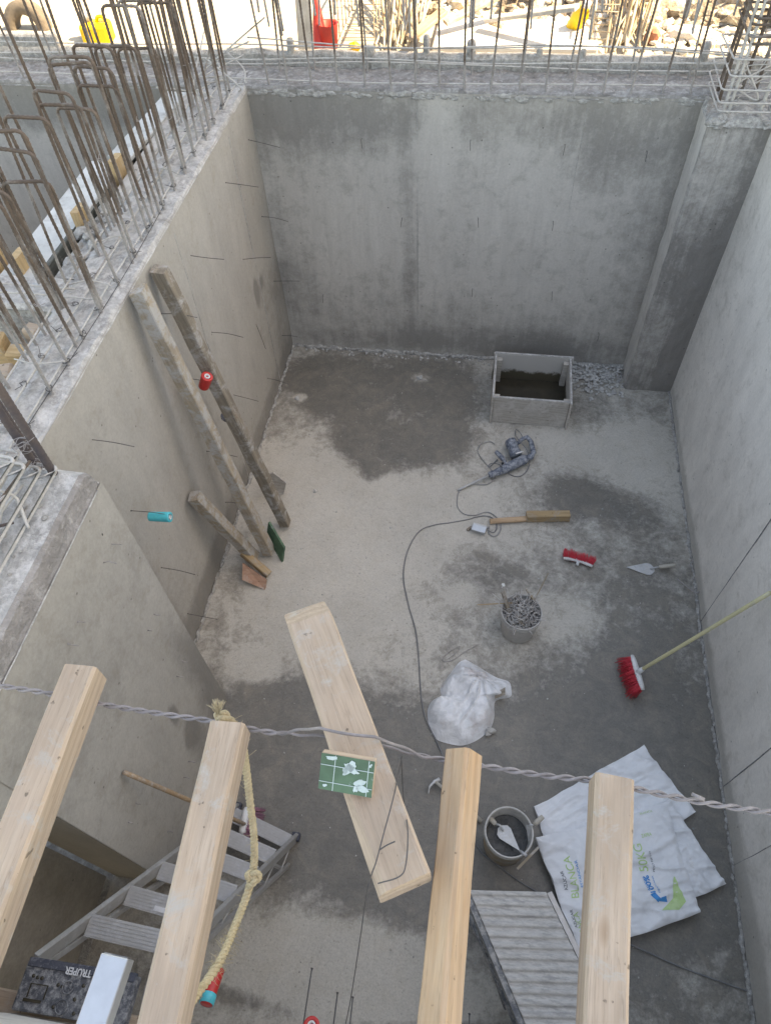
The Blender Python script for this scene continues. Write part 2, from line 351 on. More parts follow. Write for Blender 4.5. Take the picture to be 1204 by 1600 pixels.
# ---------------------------------------------------------------- mesh builder
FRAME = {}
class MB:
    def __init__(s): s.v = []; s.f = []; s.sm = []
    def add(s, vs_, fs, smooth=False):
        o = len(s.v); s.v += [Vector(p) for p in vs_]
        for f in fs: s.f.append([i + o for i in f]); s.sm.append(smooth)
        return s
    def box(s, c, size, R=None, taper=1.0):
        x, y, z = (d / 2 for d in size); c = Vector(c)
        P = [Vector((sx * x * (taper if sz > 0 else 1), sy * y * (taper if sz > 0 else 1), sz * z)) for sz in (-1, 1) for sx, sy in ((-1, -1), (1, -1), (1, 1), (-1, 1))]
        if R is not None: P = [R @ p for p in P]
        return s.add([p + c for p in P], [(3, 2, 1, 0), (4, 5, 6, 7), (0, 1, 5, 4), (1, 2, 6, 5), (2, 3, 7, 6), (3, 0, 4, 7)])
    def b2(s, lo, hi):
        return s.box([(a + b) / 2 for a, b in zip(lo, hi)], [b - a for a, b in zip(lo, hi)])
    def tube(s, pts, r, n=8, smooth=True, ribs=0, caps=True):
        pts = [Vector(p) for p in pts]
        rs = r if isinstance(r, (list, tuple)) else [r] * len(pts)
        T = []
        for i in range(len(pts)):
            a = pts[max(0, i - 1)]; b = pts[min(len(pts) - 1, i + 1)]
            T.append((b - a).normalized() if (b - a).length > 1e-9 else Vector((0, 0, 1)))
        up = Vector((0, 0, 1)) if abs(T[0].z) < .9 else Vector((1, 0, 0))
        nrm = T[0].cross(up).normalized()
        vs_ = []; fs = []
        for i, p in enumerate(pts):
            nrm = (nrm - T[i] * nrm.dot(T[i]))
            nrm = nrm.normalized() if nrm.length > 1e-6 else T[i].orthogonal().normalized()
            bn = T[i].cross(nrm)
            for k in range(n):
                a = 2 * math.pi * k / n
                vs_.append(p + (nrm * math.cos(a) + bn * math.sin(a)) * rs[i])
        for i in range(len(pts) - 1):
            for k in range(n):
                a = i * n + k; b = i * n + (k + 1) % n
                fs.append((a, b, b + n, a + n))
        if caps:
            fs.append(tuple(reversed(range(n)))); fs.append(tuple(range((len(pts) - 1) * n, len(pts) * n)))
        return s.add(vs_, fs, smooth)
    def lathe(s, prof, c, n=32, R=None, smooth=True):
        c = Vector(c); vs_ = []; fs = []
        for r, z in prof:
            for k in range(n):
                a = 2 * math.pi * k / n
                p = Vector((r * math.cos(a), r * math.sin(a), z))
                if R is not None: p = R @ p
                vs_.append(p + c)
        for i in range(len(prof) - 1):
            for k in range(n):
                a = i * n + k; b = i * n + (k + 1) % n
                fs.append((a, b, b + n, a + n))
        return s.add(vs_, fs, smooth)
    def plate(s, cs, th):
        cs = [Vector(c) for c in cs]
        nrm = (cs[1] - cs[0]).cross(cs[2] - cs[0]).normalized() * th
        n = len(cs)
        vs_ = cs + [c - nrm for c in cs]
        fs = [tuple(range(n)), tuple(reversed(range(n, 2 * n)))] + [(i, i + n, (i + 1) % n + n, (i + 1) % n) for i in range(n)]
        return s.add(vs_, fs)
    def rock(s, c, r, sq=(1, 1, 1), seed=0, sub=1):
        bm = bmesh.new(); bmesh.ops.create_icosphere(bm, subdivisions=sub, radius=1)
        off = Vector((seed * 3.7, seed * 1.3, seed * 7.1)); c = Vector(c)
        vs_ = []
        for v in bm.verts:
            d = 1 + .55 * noise.noise(v.co * 1.3 + off)
            vs_.append(Vector((v.co.x * sq[0], v.co.y * sq[1], v.co.z * sq[2])) * r * d + c)
        fs = [[v.index for v in f.verts] for f in bm.faces]
        bm.free(); return s.add(vs_, fs)
    def grid(s, fn, nu, nv, smooth=True):
        vs_ = [fn(i / nu, j / nv) for j in range(nv + 1) for i in range(nu + 1)]
        fs = [(j * (nu + 1) + i, j * (nu + 1) + i + 1, (j + 1) * (nu + 1) + i + 1, (j + 1) * (nu + 1) + i) for j in range(nv) for i in range(nu)]
        return s.add(vs_, fs, smooth)
    def build(s, name, mat, parent=None, origin=None, bevel=0, attrs=None, segs=1, **tags):
        if origin is None:
            if parent is None:
                xs = [v.x for v in s.v]; ys = [v.y for v in s.v]; zs = [v.z for v in s.v]
                origin = Vector(((min(xs) + max(xs)) / 2, (min(ys) + max(ys)) / 2, min(zs)))
            else: origin = FRAME[parent.name].copy()
        origin = Vector(origin)
        me = bpy.data.meshes.new(name)
        me.from_pydata([v - origin for v in s.v], [], s.f)
        me.polygons.foreach_set('use_smooth', s.sm)
        if attrs:
            for k, fn in attrs.items():
                a = me.attributes.new(k, 'FLOAT', 'POINT')
                a.data.foreach_set('value', [fn(v) for v in s.v])
        me.materials.append(M[mat]); me.update()
        o = bpy.data.objects.new(name, me); COL.objects.link(o)
        FRAME[o.name] = origin
        if parent is not None:
            o.parent = parent; o.location = origin - FRAME[parent.name]
        else: o.location = origin
        if bevel:
            b = o.modifiers.new('bevel', 'BEVEL'); b.width = bevel; b.segments = segs; b.limit_method = 'ANGLE'
        for k, v in tags.items(): o[k] = v
        return o
def empty(name, loc, label, cat, group=None):
    o = bpy.data.objects.new(name, None); COL.objects.link(o); o.location = loc; o.empty_display_size = .1
    FRAME[o.name] = Vector(loc); o['label'] = label; o['category'] = cat
    if group: o['group'] = group
    return o
def copy_child(o, parent, loc, rot=None):
    c = o.copy(); COL.objects.link(c); c.parent = parent
    c.location = Vector(loc) - FRAME[parent.name]; FRAME[c.name] = Vector(loc)
    if rot: c.rotation_euler = rot
    return c
def smooth_path(pts, n=6):
    pts = [Vector(p) for p in pts]; out = []
    P = [pts[0] * 2 - pts[1]] + pts + [pts[-1] * 2 - pts[-2]]
    for i in range(1, len(P) - 2):
        for k in range(n):
            t = k / n; a, b, c, d = P[i - 1], P[i], P[i + 1], P[i + 2]
            out.append(.5 * ((2 * b) + (c - a) * t + (2 * a - 5 * b + 4 * c - d) * t * t + (3 * b - a - 3 * c + d) * t ** 3))
    out.append(pts[-1]); return out
def timber(name, mat, p0, p1, w_, h_, up=(0, 0, 1), parent=None, wob=.0025, cham=.006, cut0=0, cut1=0, roll=0, wane=0, **tags):
    """squared timber from p0 to p1; local X runs along it"""
    p0 = Vector(p0); p1 = Vector(p1); L = (p1 - p0).length; ax = (p1 - p0).normalized()
    up = Vector(up); z = (up - ax * up.dot(ax)).normalized(); y = z.cross(ax)
    if roll: q_ = Matrix.Rotation(roll, 3, ax); z = q_ @ z; y = q_ @ y
    mb = MB(); n = max(4, int(L / .05)); sec = []; seed = rnd() * 50
    for i in range(n + 1):
        t = i / n; x = L * t; c = []
        k = cham * (1 + .6 * noise.noise(Vector((x * 6, seed, 0))))
        k2 = cham + wane * max(0, noise.noise(Vector((x * 3.1, seed, 9))) + .1)
        a, b = w_ / 2, h_ / 2
        for (yy, zz) in ((-a + k, -b), (a - k, -b), (a, -b + k), (a, b - k2), (a - k2, b), (-a + k, b), (-a, b - k), (-a, -b + k)):
            e = 0
            if i == 0: e = cut0 * (zz / h_)
            if i == n: e = cut1 * (zz / h_)
            j = Vector((0, noise.noise(Vector((x * 4, yy * 9, seed))), noise.noise(Vector((x * 4, zz * 9, seed + 7))))) * wob
            c.append(Vector((x + e, yy, zz)) + j)
        sec += c
    fs = [(i * 8 + k, i * 8 + (k + 1) % 8, (i + 1) * 8 + (k + 1) % 8, (i + 1) * 8 + k) for i in range(n) for k in range(8)]
    fs += [tuple(reversed(range(8))), tuple(range(n * 8, n * 8 + 8))]
    mb.add(sec, fs)
    R = Matrix((ax, y, z)).transposed()
    o = mb.build(name, mat, None, origin=(0, 0, 0), **tags)
    o.matrix_world = Matrix.Translation(p0) @ R.to_4x4()
    FRAME[o.name] = p0
    if parent is not None:
        o.parent = parent; o.matrix_world = Matrix.Identity(4)
        o.location = p0 - FRAME[parent.name]; o.rotation_euler = R.to_euler()
    return o
def blobs(base, items):
    """stain strength from (x, y, rx, ry, amount) soft ellipses; coordinates are two of the world axes"""
    def fn(a, b):
        s_ = base
        for (x, y, rx, ry, k) in items:
            d = ((a - x) / rx) ** 2 + ((b - y) / ry) ** 2
            if d < 6: s_ += k * math.exp(-d * d * .8 if d < 1.2 else -d * .96)
        return s_
    return fn

XL, XR, YB, ZT = -1.927, 1.787, 5.466, 2.464
XN = -1.56       # face of the thick wall section near the camera
YN = 1.69
YP, XP = 5.164, 1.368
YNEAR = -.16

# ================================================================ SETTING
def fz(px, py, rx, ry, k):
    p = U(px, py, Z=0); return (p.x, p.y, rx, ry, k)
fl = blobs(.42, [fz(540, 610, .52, .42, .46), fz(660, 600, .42, .34, .40), fz(560, 690, .22, .22, .42), fz(610, 700, .34, .30, .40), fz(690, 680, .26, .34, .42), fz(720, 600, .16, .45, .25), fz(580, 735, .10, .16, .45), fz(480, 580, .3, .25, .25), fz(590, 610, .30, .16, -.22), fz(655, 590, .12, .08, -.4), fz(470, 620, .07, .05, -.5),
    fz(590, 830, .75, .65, -.36), fz(470, 780, .5, .5, -.25), fz(480, 940, .5, .35, -.3), fz(700, 780, .3, .25, -.12),
    fz(860, 700, .35, .3, -.15), fz(990, 700, .28, .5, -.3), fz(960, 640, .5, .2, .15), fz(900, 775, .26, .2, .42), fz(980, 800, .25, .25, .2),
    fz(730, 900, .35, .3, .25), fz(850, 900, .4, .3, .12), fz(720, 925, .12, .1, -.25), fz(870, 960, .35, .2, -.25),
    fz(1010, 1000, .5, .9, .22), fz(960, 1150, .9, .5, .22), fz(600, 1200, 1.2, .55, .45), fz(450, 1120, .6, .3, .2), fz(1000, 1300, .8, .6, .3),
    fz(700, 1330, 1.2, .45, .5), fz(540, 1520, .55, .22, -.75), fz(540, 1560, .6, .14, -.45), fz(1050, 1500, .8, .5, .15), fz(370, 880, .15, .5, .12), fz(620, 1600, 1.2, .07, .6),  # thin last ellipse paints the near wall's shadow into the floor colour
    fz(400, 1040, .2, .12, -.35), fz(620, 1060, .5, .3, -.1)])
smf = blobs(.0, [fz(960, 1100, .9, .8, .7), fz(600, 1250, 1.6, .7, .9), fz(1000, 870, .5, .3, .7), fz(540, 1530, .6, .28, -1.2), fz(850, 1350, 1, .5, .6)])
mb = MB()
x0, x1, y0, y1 = XL - .02, XR + .02, YNEAR - .02, YB + .02
mb.grid(lambda u, v: Vector((x0 + (x1 - x0) * u, y0 + (y1 - y0) * v, .006 * noise.noise(Vector((u * 9, v * 12, 0))))), 110, 165)
mb.build('floor', 'floor', kind='structure', attrs={'stain_shade': lambda p: fl(p.x, p.y), 'smooth': lambda p: max(0, min(1, smf(p.x, p.y)))})
# floor of the neighbouring pit and of the ground at large, with a hole over the pits
MB().b2((-6.6, -.2, -.1), (-1.94, 5.5, 0)).build('pit_floor', 'crust', kind='structure')
GZ = 2.52
mb = MB()
def ground_fn(ax, bx, ay, by, nx, ny):
    mb.grid(lambda u, v: Vector((ax + (bx - ax) * u, ay + (by - ay) * v, GZ + .02 * noise.noise(Vector(((ax + (bx - ax) * u) * 1.5, (ay + (by - ay) * v) * 1.5, 0))))), nx, ny)
ground_fn(-80, 80, 5.90, 12, 300, 20)
mb.add([(-80, 12, GZ), (80, 12, GZ), (80, 120, GZ), (-80, 120, GZ)], [(0, 1, 2, 3)])
mb.add([(2.2, 5.90, GZ), (2.2, -80, GZ), (80, -80, GZ), (80, 5.90, GZ)], [(0, 1, 2, 3)])
mb.add([(-80, 5.90, GZ), (-80, -80, GZ), (-6.7, -80, GZ), (-6.7, 5.90, GZ)], [(0, 1, 2, 3)])
mb.add([(-6.7, -.5, GZ), (-6.7, -80, GZ), (2.2, -80, GZ), (2.2, -.5, GZ)], [(0, 1, 2, 3)])
mb.build('ground', 'ground', origin=(0, 0, 0), kind='structure')

# ---------------------------------------------------------------- concrete walls
def rough_top(mb_, ax, bx, ay, by, z, nx, ny, amp=.018, edge=.02):
    """rough cast top surface with a ragged edge"""
    def fn(u, v):
        x = ax + (bx - ax) * u; y = ay + (by - ay) * v
        h = noise.fractal(Vector((x * 7, y * 7, 3)), 1.0, 2.0, 4) * amp
        e = min(u * (bx - ax), (1 - u) * (bx - ax), v * (by - ay), (1 - v) * (by - ay))
        if e < .001: h = -edge; x += noise.noise(Vector((x * 9, y * 9, 1))) * .006; y += noise.noise(Vector((x * 9, y * 9, 5))) * .006
        return Vector((x, y, z + h))
    mb_.grid(fn, nx, ny, False)
def wall_face(mb_, fn, nu, nv): mb_.grid(fn, nu, nv, True)

# left dividing wall
bw = empty('concrete_wall', (-2.1, 3.0, 0), 'long grey concrete wall on the left with hooked rebar along its pale top', 'wall')
left_wall = bw
def wx(px, py, ry, rz, k, X=XL):
    p = U(px, py, X=X); return (p.y, p.z, ry, rz, k)
lst = blobs(.22, [wx(400, 455, .055, .11, .95), wx(408, 440, .05, .06, .5), wx(300, 600, .35, .9, .12), wx(430, 300, .3, .7, .15), wx(440, 420, .12, 1.4, .25),
    (5.3, .5, .3, .6, .3), wx(340, 690, .06, .4, .3), wx(250, 620, .5, .6, -.1), wx(330, 480, .5, .5, -.12), (2.6, .12, 1.0, .18, .45), (4.2, .08, 1.5, .14, .45), (2.0, .5, .12, 1.6, .3)])  # narrow tall ellipse paints in the shading at the form offset
mb = MB()
mb.grid(lambda u, v: Vector((XL + .008 * noise.noise(Vector((0, u * 5, v * 3))), YN + (YB + .02 - YN) * u, -.02 + (ZT + .01) * v)), 120, 80)
mb.build('wall_face', 'wall_left', bw, attrs={'stain_shade': lambda p: lst(p.y, p.z)})
mb = MB(); mb.b2((-2.28, YN - .1, -.02), (XL - .012, YB + .01, ZT - .03)); mb.build('wall_core', 'crust', bw)
mb = MB(); rough_top(mb, -2.285, XL + .004, YN - .02, YB + .3, ZT, 22, 180); mb.build('wall_top', 'top', bw)
# near thick section with the doorway jamb
nw = empty('concrete_wall', (-1.9, 1.1, 0), 'thick near section of the left wall, smooth brown grey face ending at a doorway', 'wall')
near_wall = nw
nst = blobs(.3, [wx(325, 1045, .06, .28, 1.0, XN), wx(338, 1085, .05, .12, .9, XN), wx(272, 1118, .04, .10, .9, XN), wx(300, 1142, .05, .12, .7, XN), wx(295, 1160, .03, .06, .6, XN), (U(345, 1060, X=XN).y, .35, .10, .5, .7), (1.55, .9, .1, .5, .3), (1.62, .15, .15, .3, .6), (1.3, .3, .1, .4, .35), wx(150, 1000, .3, .4, .1, XN), wx(270, 1120, .25, .4, -.12, XN), wx(70, 1140, .3, .4, .15, XN)])
YJ = .50
mb = MB()
mb.grid(lambda u, v: Vector((XN + .006 * noise.noise(Vector((3, u * 4, v * 3))), YJ + (YN - YJ) * u, -.02 + (2.46 + .02) * v)), 50, 80)
mb.build('wall_face', 'wall_left', nw, attrs={'stain_shade': lambda p: nst(p.y, p.z)})
mb = MB(); mb.b2((-1.93, YJ, -.02), (XN - .010, YN, 2.455)); mb.build('wall_core', 'wall_left', nw)
# cap with a bevelled edge above the form line
mb = MB()
sec = [(XN - .004, 2.456), (XN - .010, 2.475), (XN - .022, 2.545), (XN - .040, 2.56), (-2.30, 2.56), (-2.30, 2.456)]
ny = 60; vs_ = []; fs = []
for i in range(ny + 1):
    y = -.6 + (YN - .015 + .6) * i / ny
    for k, (x, z) in enumerate(sec):
        j = noise.noise(Vector((y * 8, k * 3, 1))) * .006
        vs_.append(Vector((x + j, y, z + j * .6 - (.03 if i == ny and k in (2, 3) else 0))))
for i in range(ny):
    for k in (3, 4, 5): fs.append((i * 6 + k, i * 6 + (k + 1) % 6, (i + 1) * 6 + (k + 1) % 6, (i + 1) * 6 + k))
fs += [tuple(range(6)), tuple(reversed(range(ny * 6, ny * 6 + 6)))]
mb.add(vs_, fs); mb.build('wall_cap', 'top', nw)
mb = MB(); mb.add(vs_, [(i * 6 + k, i * 6 + k + 1, (i + 1) * 6 + k + 1, (i + 1) * 6 + k) for i in range(ny) for k in (0, 1, 2)]); mb.build('cap_side', 'cap_side', nw)
mb = MB(); mb.tube([(XN + .001, YJ + .02 + i * .04, 2.456 + .003 * noise.noise(Vector((i * .5, 0, 0)))) for i in range(-26, 29)], [.0035 + .0015 * noise.noise(Vector((i * 1.3, 2, 0))) for i in range(-26, 29)], 6)
mb.build('form_ridge', 'top', nw)
mb = MB(); mb.b2((-1.93, -.6, 1.95), (XN - .0005, YJ, 2.454)); mb.build('lintel', 'wall_left', nw)
# brown grey wall of the room seen through the doorway
fw = MB(); fw.b2((-3.9, .52, 0), (-1.94, .58, 2.2)); 
wr = MB(); wr.grid(lambda u, v: Vector((-1.99, -1.2 + 1.69 * u, 2.4 * v)), 20, 20)
wr.b2((-2.2, -1.2, 0), (-2.0, .49, 2.3))
wr.build('concrete_wall', 'wall_left', attrs={'stain_shade': lambda p: .55}, label='dim brown grey wall seen through the doorway behind the stepladder', category='wall')

# back wall (runs on into the next pit)
bk = empty('concrete_wall', (-1.5, 5.6, 0), 'tall grey back wall of the pit, dark damp upper part, row of rebar on top', 'wall')
def bz(px, py, rx, rz, k):
    p = U(px, py, Y=YB); return (p.x, p.z, rx, rz, k)
bst = blobs(.42, [bz(520, 190, .7, .28, .16), bz(430, 190, .35, .4, .10), bz(600, 170, .7, .16, .10), bz(820, 180, .6, .20, .12), bz(990, 200, .5, .3, .2), bz(960, 260, .35, .25, .12),
    bz(675, 300, .12, 1.3, -.10), bz(690, 200, .13, .35, -.22), bz(590, 350, .4, .35, -.2), bz(780, 320, .4, .5, -.14), bz(880, 400, .45, .6, -.14), bz(520, 400, .3, .5, -.15), bz(560, 265, .3, .12, -.05),
    bz(470, 450, .3, .4, .2), bz(640, 400, .06, .8, .2), bz(740, 500, .5, .2, .06), bz(800, 535, 1.2, .16, .25), bz(560, 530, .9, .10, .15), bz(1050, 350, .15, 1.2, .2), bz(830, 560, .6, .10, .2),
    (-3.6, 2.3, 2.0, .2, .4), (-4.0, 1.5, 1.5, .6, -.3), (-2.7, 1.4, .4, .9, .12)])
mb = MB()
mb.grid(lambda u, v: Vector((-6.6 + (2.2 + 6.6) * u, YB + .008 * noise.noise(Vector((u * 20, 2, v * 3))), -.02 + (ZT + .01) * v)), 250, 80)
mb.build('wall_face', 'wall_back', bk, attrs={'stain_shade': lambda p: bst(p.x, p.z)})
mb = MB(); mb.b2((-6.6, YB + .012, -.02), (2.2, 5.84, ZT - .03)); mb.build('wall_core', 'crust', bk)
mb = MB(); rough_top(mb, -6.6, 2.2, YB - .003, 5.85, ZT, 300, 24, .016, .03); mb.build('wall_top', 'top_back', bk)
# ragged spill of concrete over the front edge
mb = MB()
for i in range(110):
    x = ru(XL, XP); mb.rock((x, YB - .004 + ru(-.004, .006), ZT - .035 + ru(-.015, .02)), ru(.012, .04), (1.3, .25, .5), i)
mb.build('edge_spill', 'crust', bk)
# vertical form joints
mb = MB()
for px, hw in ((652, .003), (884, .0025)):
    p = U(px, 350, Y=YB)
    mb.tube([(p.x + .006 * noise.noise(Vector((i * .3, px, 0))), YB + .0015, .03 + i * .06) for i in range(41)], hw * .7, 5)
mb.build('form_ridge', 'crust', bk)
# kerb beyond the wall
mb = MB()
def kerb_sec(u, v):
    x = -6.6 + 8.8 * u; t = v * 4
    prof = [(5.835, 2.44), (5.842, 2.535), (5.87, 2.56), (5.93, 2.55), (5.96, 2.50)]
    i = min(3, int(t)); a, b = prof[i], prof[i + 1]; k = t - i
    return Vector((x, a[0] + (b[0] - a[0]) * k + .008 * noise.noise(Vector((x * 5, v * 3, 0))), a[1] + (b[1] - a[1]) * k + .016 * noise.fractal(Vector((x * 4, v, 4)), 1, 2, 3)))
mb.grid(kerb_sec, 260, 8, False)
mb.build('concrete_kerb', 'crust', label='low rough concrete kerb strip along the far side of the back wall', category='kerb')

# right wall
rw = empty('concrete_wall', (1.95, 2.6, 0), 'pale grey right wall of the pit with slanting form seams, broom leaning on it', 'wall')
rst = blobs(.22, [(5.0, 1.6, .3, .8, .2), (3.6, .8, .8, .8, -.1), (1.0, .5, .5, .3, .2), (2.8, .06, 2.6, .07, .6), (.6, .1, .5, .14, .7), (1.2, .08, .3, .10, .5)])
mb = MB()
mb.grid(lambda u, v: Vector((XR + .008 * noise.noise(Vector((7, u * 6, v * 3))), YNEAR + (YB - YNEAR) * u, -.02 + (ZT + .01) * v)), 140, 70)
mb.build('wall_face', 'wall_right', rw, attrs={'stain_shade': lambda p: rst(p.y, p.z)})
mb = MB(); mb.b2((XR + .012, YNEAR - .3, -.02), (2.2, YB + .1, ZT)); mb.build('wall_core', 'wall_right', rw, attrs={'stain_shade': lambda p: .3})
for px, py in ((1100, 963), (1145, 1217), (1161, 1345)):
    p = U(px, py, X=XR); mb = MB()
    mb.tube([(XR - .0005, p.y + .003 * noise.noise(Vector((i * .3, px, 0))), .01 + i * .06) for i in range(40)], .0030, 5)
    mb.build('form_seam', 'steel_dark', rw)
# mortar fillet along the foot of each wall
mb = MB()
for i in range(130):
    y = .1 + i * .041
    mb.rock((XR - .008 + ru(-.008, .004), y, .004), ru(.016, .034), (.55, 1.3, .6), i, 1)
mb.build('mortar_fillet', 'crust', rw)
mb = MB()
for i in range(120):
    mb.rock((XL + 3.3 * i / 119, YB - .012 + ru(-.01, .01), .012), ru(.018, .04), (1.3, .6, .8), i, 1)
mb.build('mortar_fillet', 'crust', bk)
mb = MB()
for i in range(100):
    mb.rock((XL + .01 + ru(-.008, .01), 1.8 + 3.65 * i / 99, .006), ru(.014, .035), (.6, 1.3, .7), i, 1)
mb.build('mortar_fillet', 'crust', left_wall)
for y in (3.68, 4.9):
    mb = MB(); mb.tube([(XL + .002, y + .005 * noise.noise(Vector((i * .3, y, 0))), .03 + i * .06) for i in range(40)], .0024, 5); mb.build('form_ridge', 'top', left_wall)

# near wall under the camera
cw = empty('concrete_wall', (0, -.3, 0), 'near end wall of the pit, just below the foreground beams', 'wall')
mb = MB(); mb.b2((-1.5, YNEAR - .3, -.02), (2.2, YNEAR, 2.98)); mb.build('wall_core', 'wall_right', cw, attrs={'stain_shade': lambda p: .3})

# corner pillar
pl = empty('concrete_pillar', (1.6, 5.3, 0), 'rough concrete pillar in the back right corner of the pit under a rebar cage', 'pillar')
mb = MB()
pst = blobs(.64, [(1.62, 1.2, .12, .5, .15), (1.74, .9, .06, .8, .3), (1.7, .3, .1, .3, .3), (1.5, 2.1, .2, .3, -.15)])
def pil(u, v):
    prof = [(XP, YB + .02), (XP, YP + .018), (XP + .012, YP), (XR + .01, YP)]
    t = u * 30
    if t < 12: a, b, k = prof[0], prof[1], t / 12
    elif t < 14: a, b, k = prof[1], prof[2], (t - 12) / 2
    else: a, b, k = prof[2], prof[3], (t - 14) / 16
    z = -.02 + (ZT - .02) * v; x = a[0] + (b[0] - a[0]) * k; y = a[1] + (b[1] - a[1]) * k
    n_ = .010 * noise.fractal(Vector((x * 6, y * 6, z * 4)), 1, 2, 3)
    return Vector((x - n_ * (1 if t < 13 else 0), y - n_ * (1 if t >= 13 else 0), z))
mb.grid(pil, 30, 80, False); mb.build('pillar_shaft', 'pillar', pl, attrs={'stain_shade': lambda p: .0 if p.y > YP + .022 and p.x < XP + .03 else pst(p.x, p.z)})  # left face kept paler, front set darker overall
mb = MB(); mb.b2((XP + .03, YP + .03, 0), (XR + .3, YB - .01, ZT - .05)); mb.build('pillar_core', 'crust', pl)
mb = MB(); rough_top(mb, XP - .01, XR + .4, YP - .012, YB + .01, ZT - .01, 40, 16, .04, .04)
for i in range(40): mb.rock((ru(XP, XR), YP + ru(-.01, .03), ZT - .04 + ru(-.02, .02)), ru(.012, .03), (1.3, .6, .6), i)
mb.build('pillar_top', 'crust', pl)

# unseen block added on the right only to cast shade over the pit
bd = empty('shade_block', (14, -6, GZ), 'plain unseen block added off to the right to shade the pit', 'shade_block')
MB().b2((11, -4.5, GZ - .1), (19, 5.93, 20.6)).build('wall', 'bld', bd)
MB().b2((10.8, -4.7, 20.6), (19.2, 5.93, 21.0)).build('roof', 'bld', bd)
for fz_ in range(4):
    for k in range(3):
        wn = MB().b2((10.95, -3.6 + k * 3.2, 4 + fz_ * 3.2), (10.998, -2.2 + k * 3.2, 5.6 + fz_ * 3.2)).build('window', 'glass', bd)

# ================================================================ REBAR cast into the walls
def bar_mesh(name, pts, r, mat, n=6, rib=True):
    P = []; R = []
    L = 0
    for i in range(len(pts) - 1):
        a, b = Vector(pts[i]), Vector(pts[i + 1]); k = max(1, int((b - a).length / .011)) if rib else 1
        for j in range(k): P.append(a.lerp(b, j / k))
    P.append(Vector(pts[-1]))
    R = [r * (1.0 + (.13 if i % 2 else -.07)) for i in range(len(P))] if rib else [r] * len(P)
    return P, R
def hook_pts(wd, hgt, rc=.035):
    pts = [Vector((0, 0, -.05)), Vector((0, 0, hgt - rc))]
    for a in (30, 60): pts.append(Vector((-rc + rc * math.cos(math.radians(a)), 0, hgt - rc + rc * math.sin(math.radians(a)))))
    pts.append(Vector((-rc, 0, hgt))); pts.append(Vector((-wd + rc, 0, hgt)))
    for a in (120, 150): pts.append(Vector((-wd + rc + rc * math.cos(math.radians(a)), 0, hgt - rc + rc * math.sin(math.radians(a)))))
    pts.append(Vector((-wd, 0, hgt - rc))); pts.append(Vector((-wd, 0, -.05)))
    return pts
def proto(name, pts, r, mat, parent, origin, rib=True, n=6):
    mb_ = MB(); P, R = bar_mesh(name, pts, r, mat, n, rib); mb_.tube([p + Vector(origin) for p in P], R, n)
    return mb_.build(name, mat, parent, origin=origin)
# hooked bars along the left wall
ys = [1.93, 2.175, 2.37, 2.572, 2.777, 3.025, 3.288, 3.54, 3.794, 4.0, 4.21, 4.43, 4.66, 4.88, 5.10, 5.32]
hp = [proto('hooked_rebar', hook_pts(.224, h_), .0082, 'rebar', left_wall, (-2.0, ys[i], ZT)) for i, h_ in enumerate((.80, .92, .88))]
for i, y in enumerate(ys):
    if i < 3: o = hp[i]
    else: o = copy_child(hp[(i * 7) % 3], left_wall, (-2.0 + ru(-.012, .012), y, ZT))
    o.rotation_euler = (ru(-.05, .05), ru(-.04, .02), ru(-.12, .12))
# second, lapping hooks, leaning with the first
for i in range(12):
    copy_child(hp[i % 3], left_wall, (-2.01 + ru(-.015, .015), ru(2.1, 5.3), ZT - ru(0, .12)), (ru(-.06, .06), ru(-.05, .03), ru(-.2, .2)))
sp = proto('straight_rebar', [(0, 0, -.05), (.01, 0, .9), (0, .01, 1.5)], .0075, 'rebar', left_wall, (-2.22, 2.05, ZT))
for i in range(17):
    copy_child(sp, left_wall, (-2.24 + ru(-.02, .02), 2.25 + i * .19 + ru(-.05, .05), ZT), (ru(-.05, .06), ru(-.06, .04), ru(0, 6)))
for i in range(9):
    copy_child(sp, left_wall, (-2.02 + ru(-.02, .02), 3.9 + i * .17 + ru(-.05, .05), ZT), (ru(-.05, .05), ru(-.05, .05), ru(0, 6)))
# bars lying along the left wall top
def lying(parent, pts, r, mat, name='lying_rebar', n=6):
    mb_ = MB(); mb_.tube(smooth_path(pts, 8), r, n); return mb_.build(name, mat, parent)
for x, z in ((-2.022, .025), (-2.115, .045), (-2.13, .03), (-2.24, .04)):
    lying(left_wall, [(x + ru(-.006, .006), 1.75 + k * .6, ZT + z + ru(-.006, .006)) for k in range(7)], .0055, 'rebar_dusty')
lying(left_wall, [(-2.02, 1.8, ZT + .012), (-1.985, 3.0, ZT + .015), (-2.0, 3.8, ZT + .01)], .0022, 'wire', 'tie_wire')
for y in (2.35, 2.95, 3.35, 4.1, 4.7): lying(left_wall, [(-1.99, y, ZT + .05), (-2.12, y + ru(-.05, .05), ZT + .06), (-2.27, y + ru(-.04, .04), ZT + .03)], .004, 'rebar_dusty')
# wire ties twisted round the crossings
def tie_knot(mb_, c, s_=.02):
    c = Vector(c); pts = []
    for k in range(9):
        a = k * 1.4; pts.append(c + Vector((math.cos(a) * s_ * ru(.5, 1.1), math.sin(a) * s_ * ru(.5, 1.1), ru(-.006, .012))))
    pts.append(c + Vector((ru(-.05, .06), ru(-.05, .05), ru(0, .03))))
    mb_.tube(smooth_path(pts, 3), .0016, 4)
for y in ys:
    mb = MB(); tie_knot(mb, (-2.0, y, ZT + .03)); tie_knot(mb, (-2.12, y, ZT + .05)); mb.build('wire_tie', 'wire', left_wall)

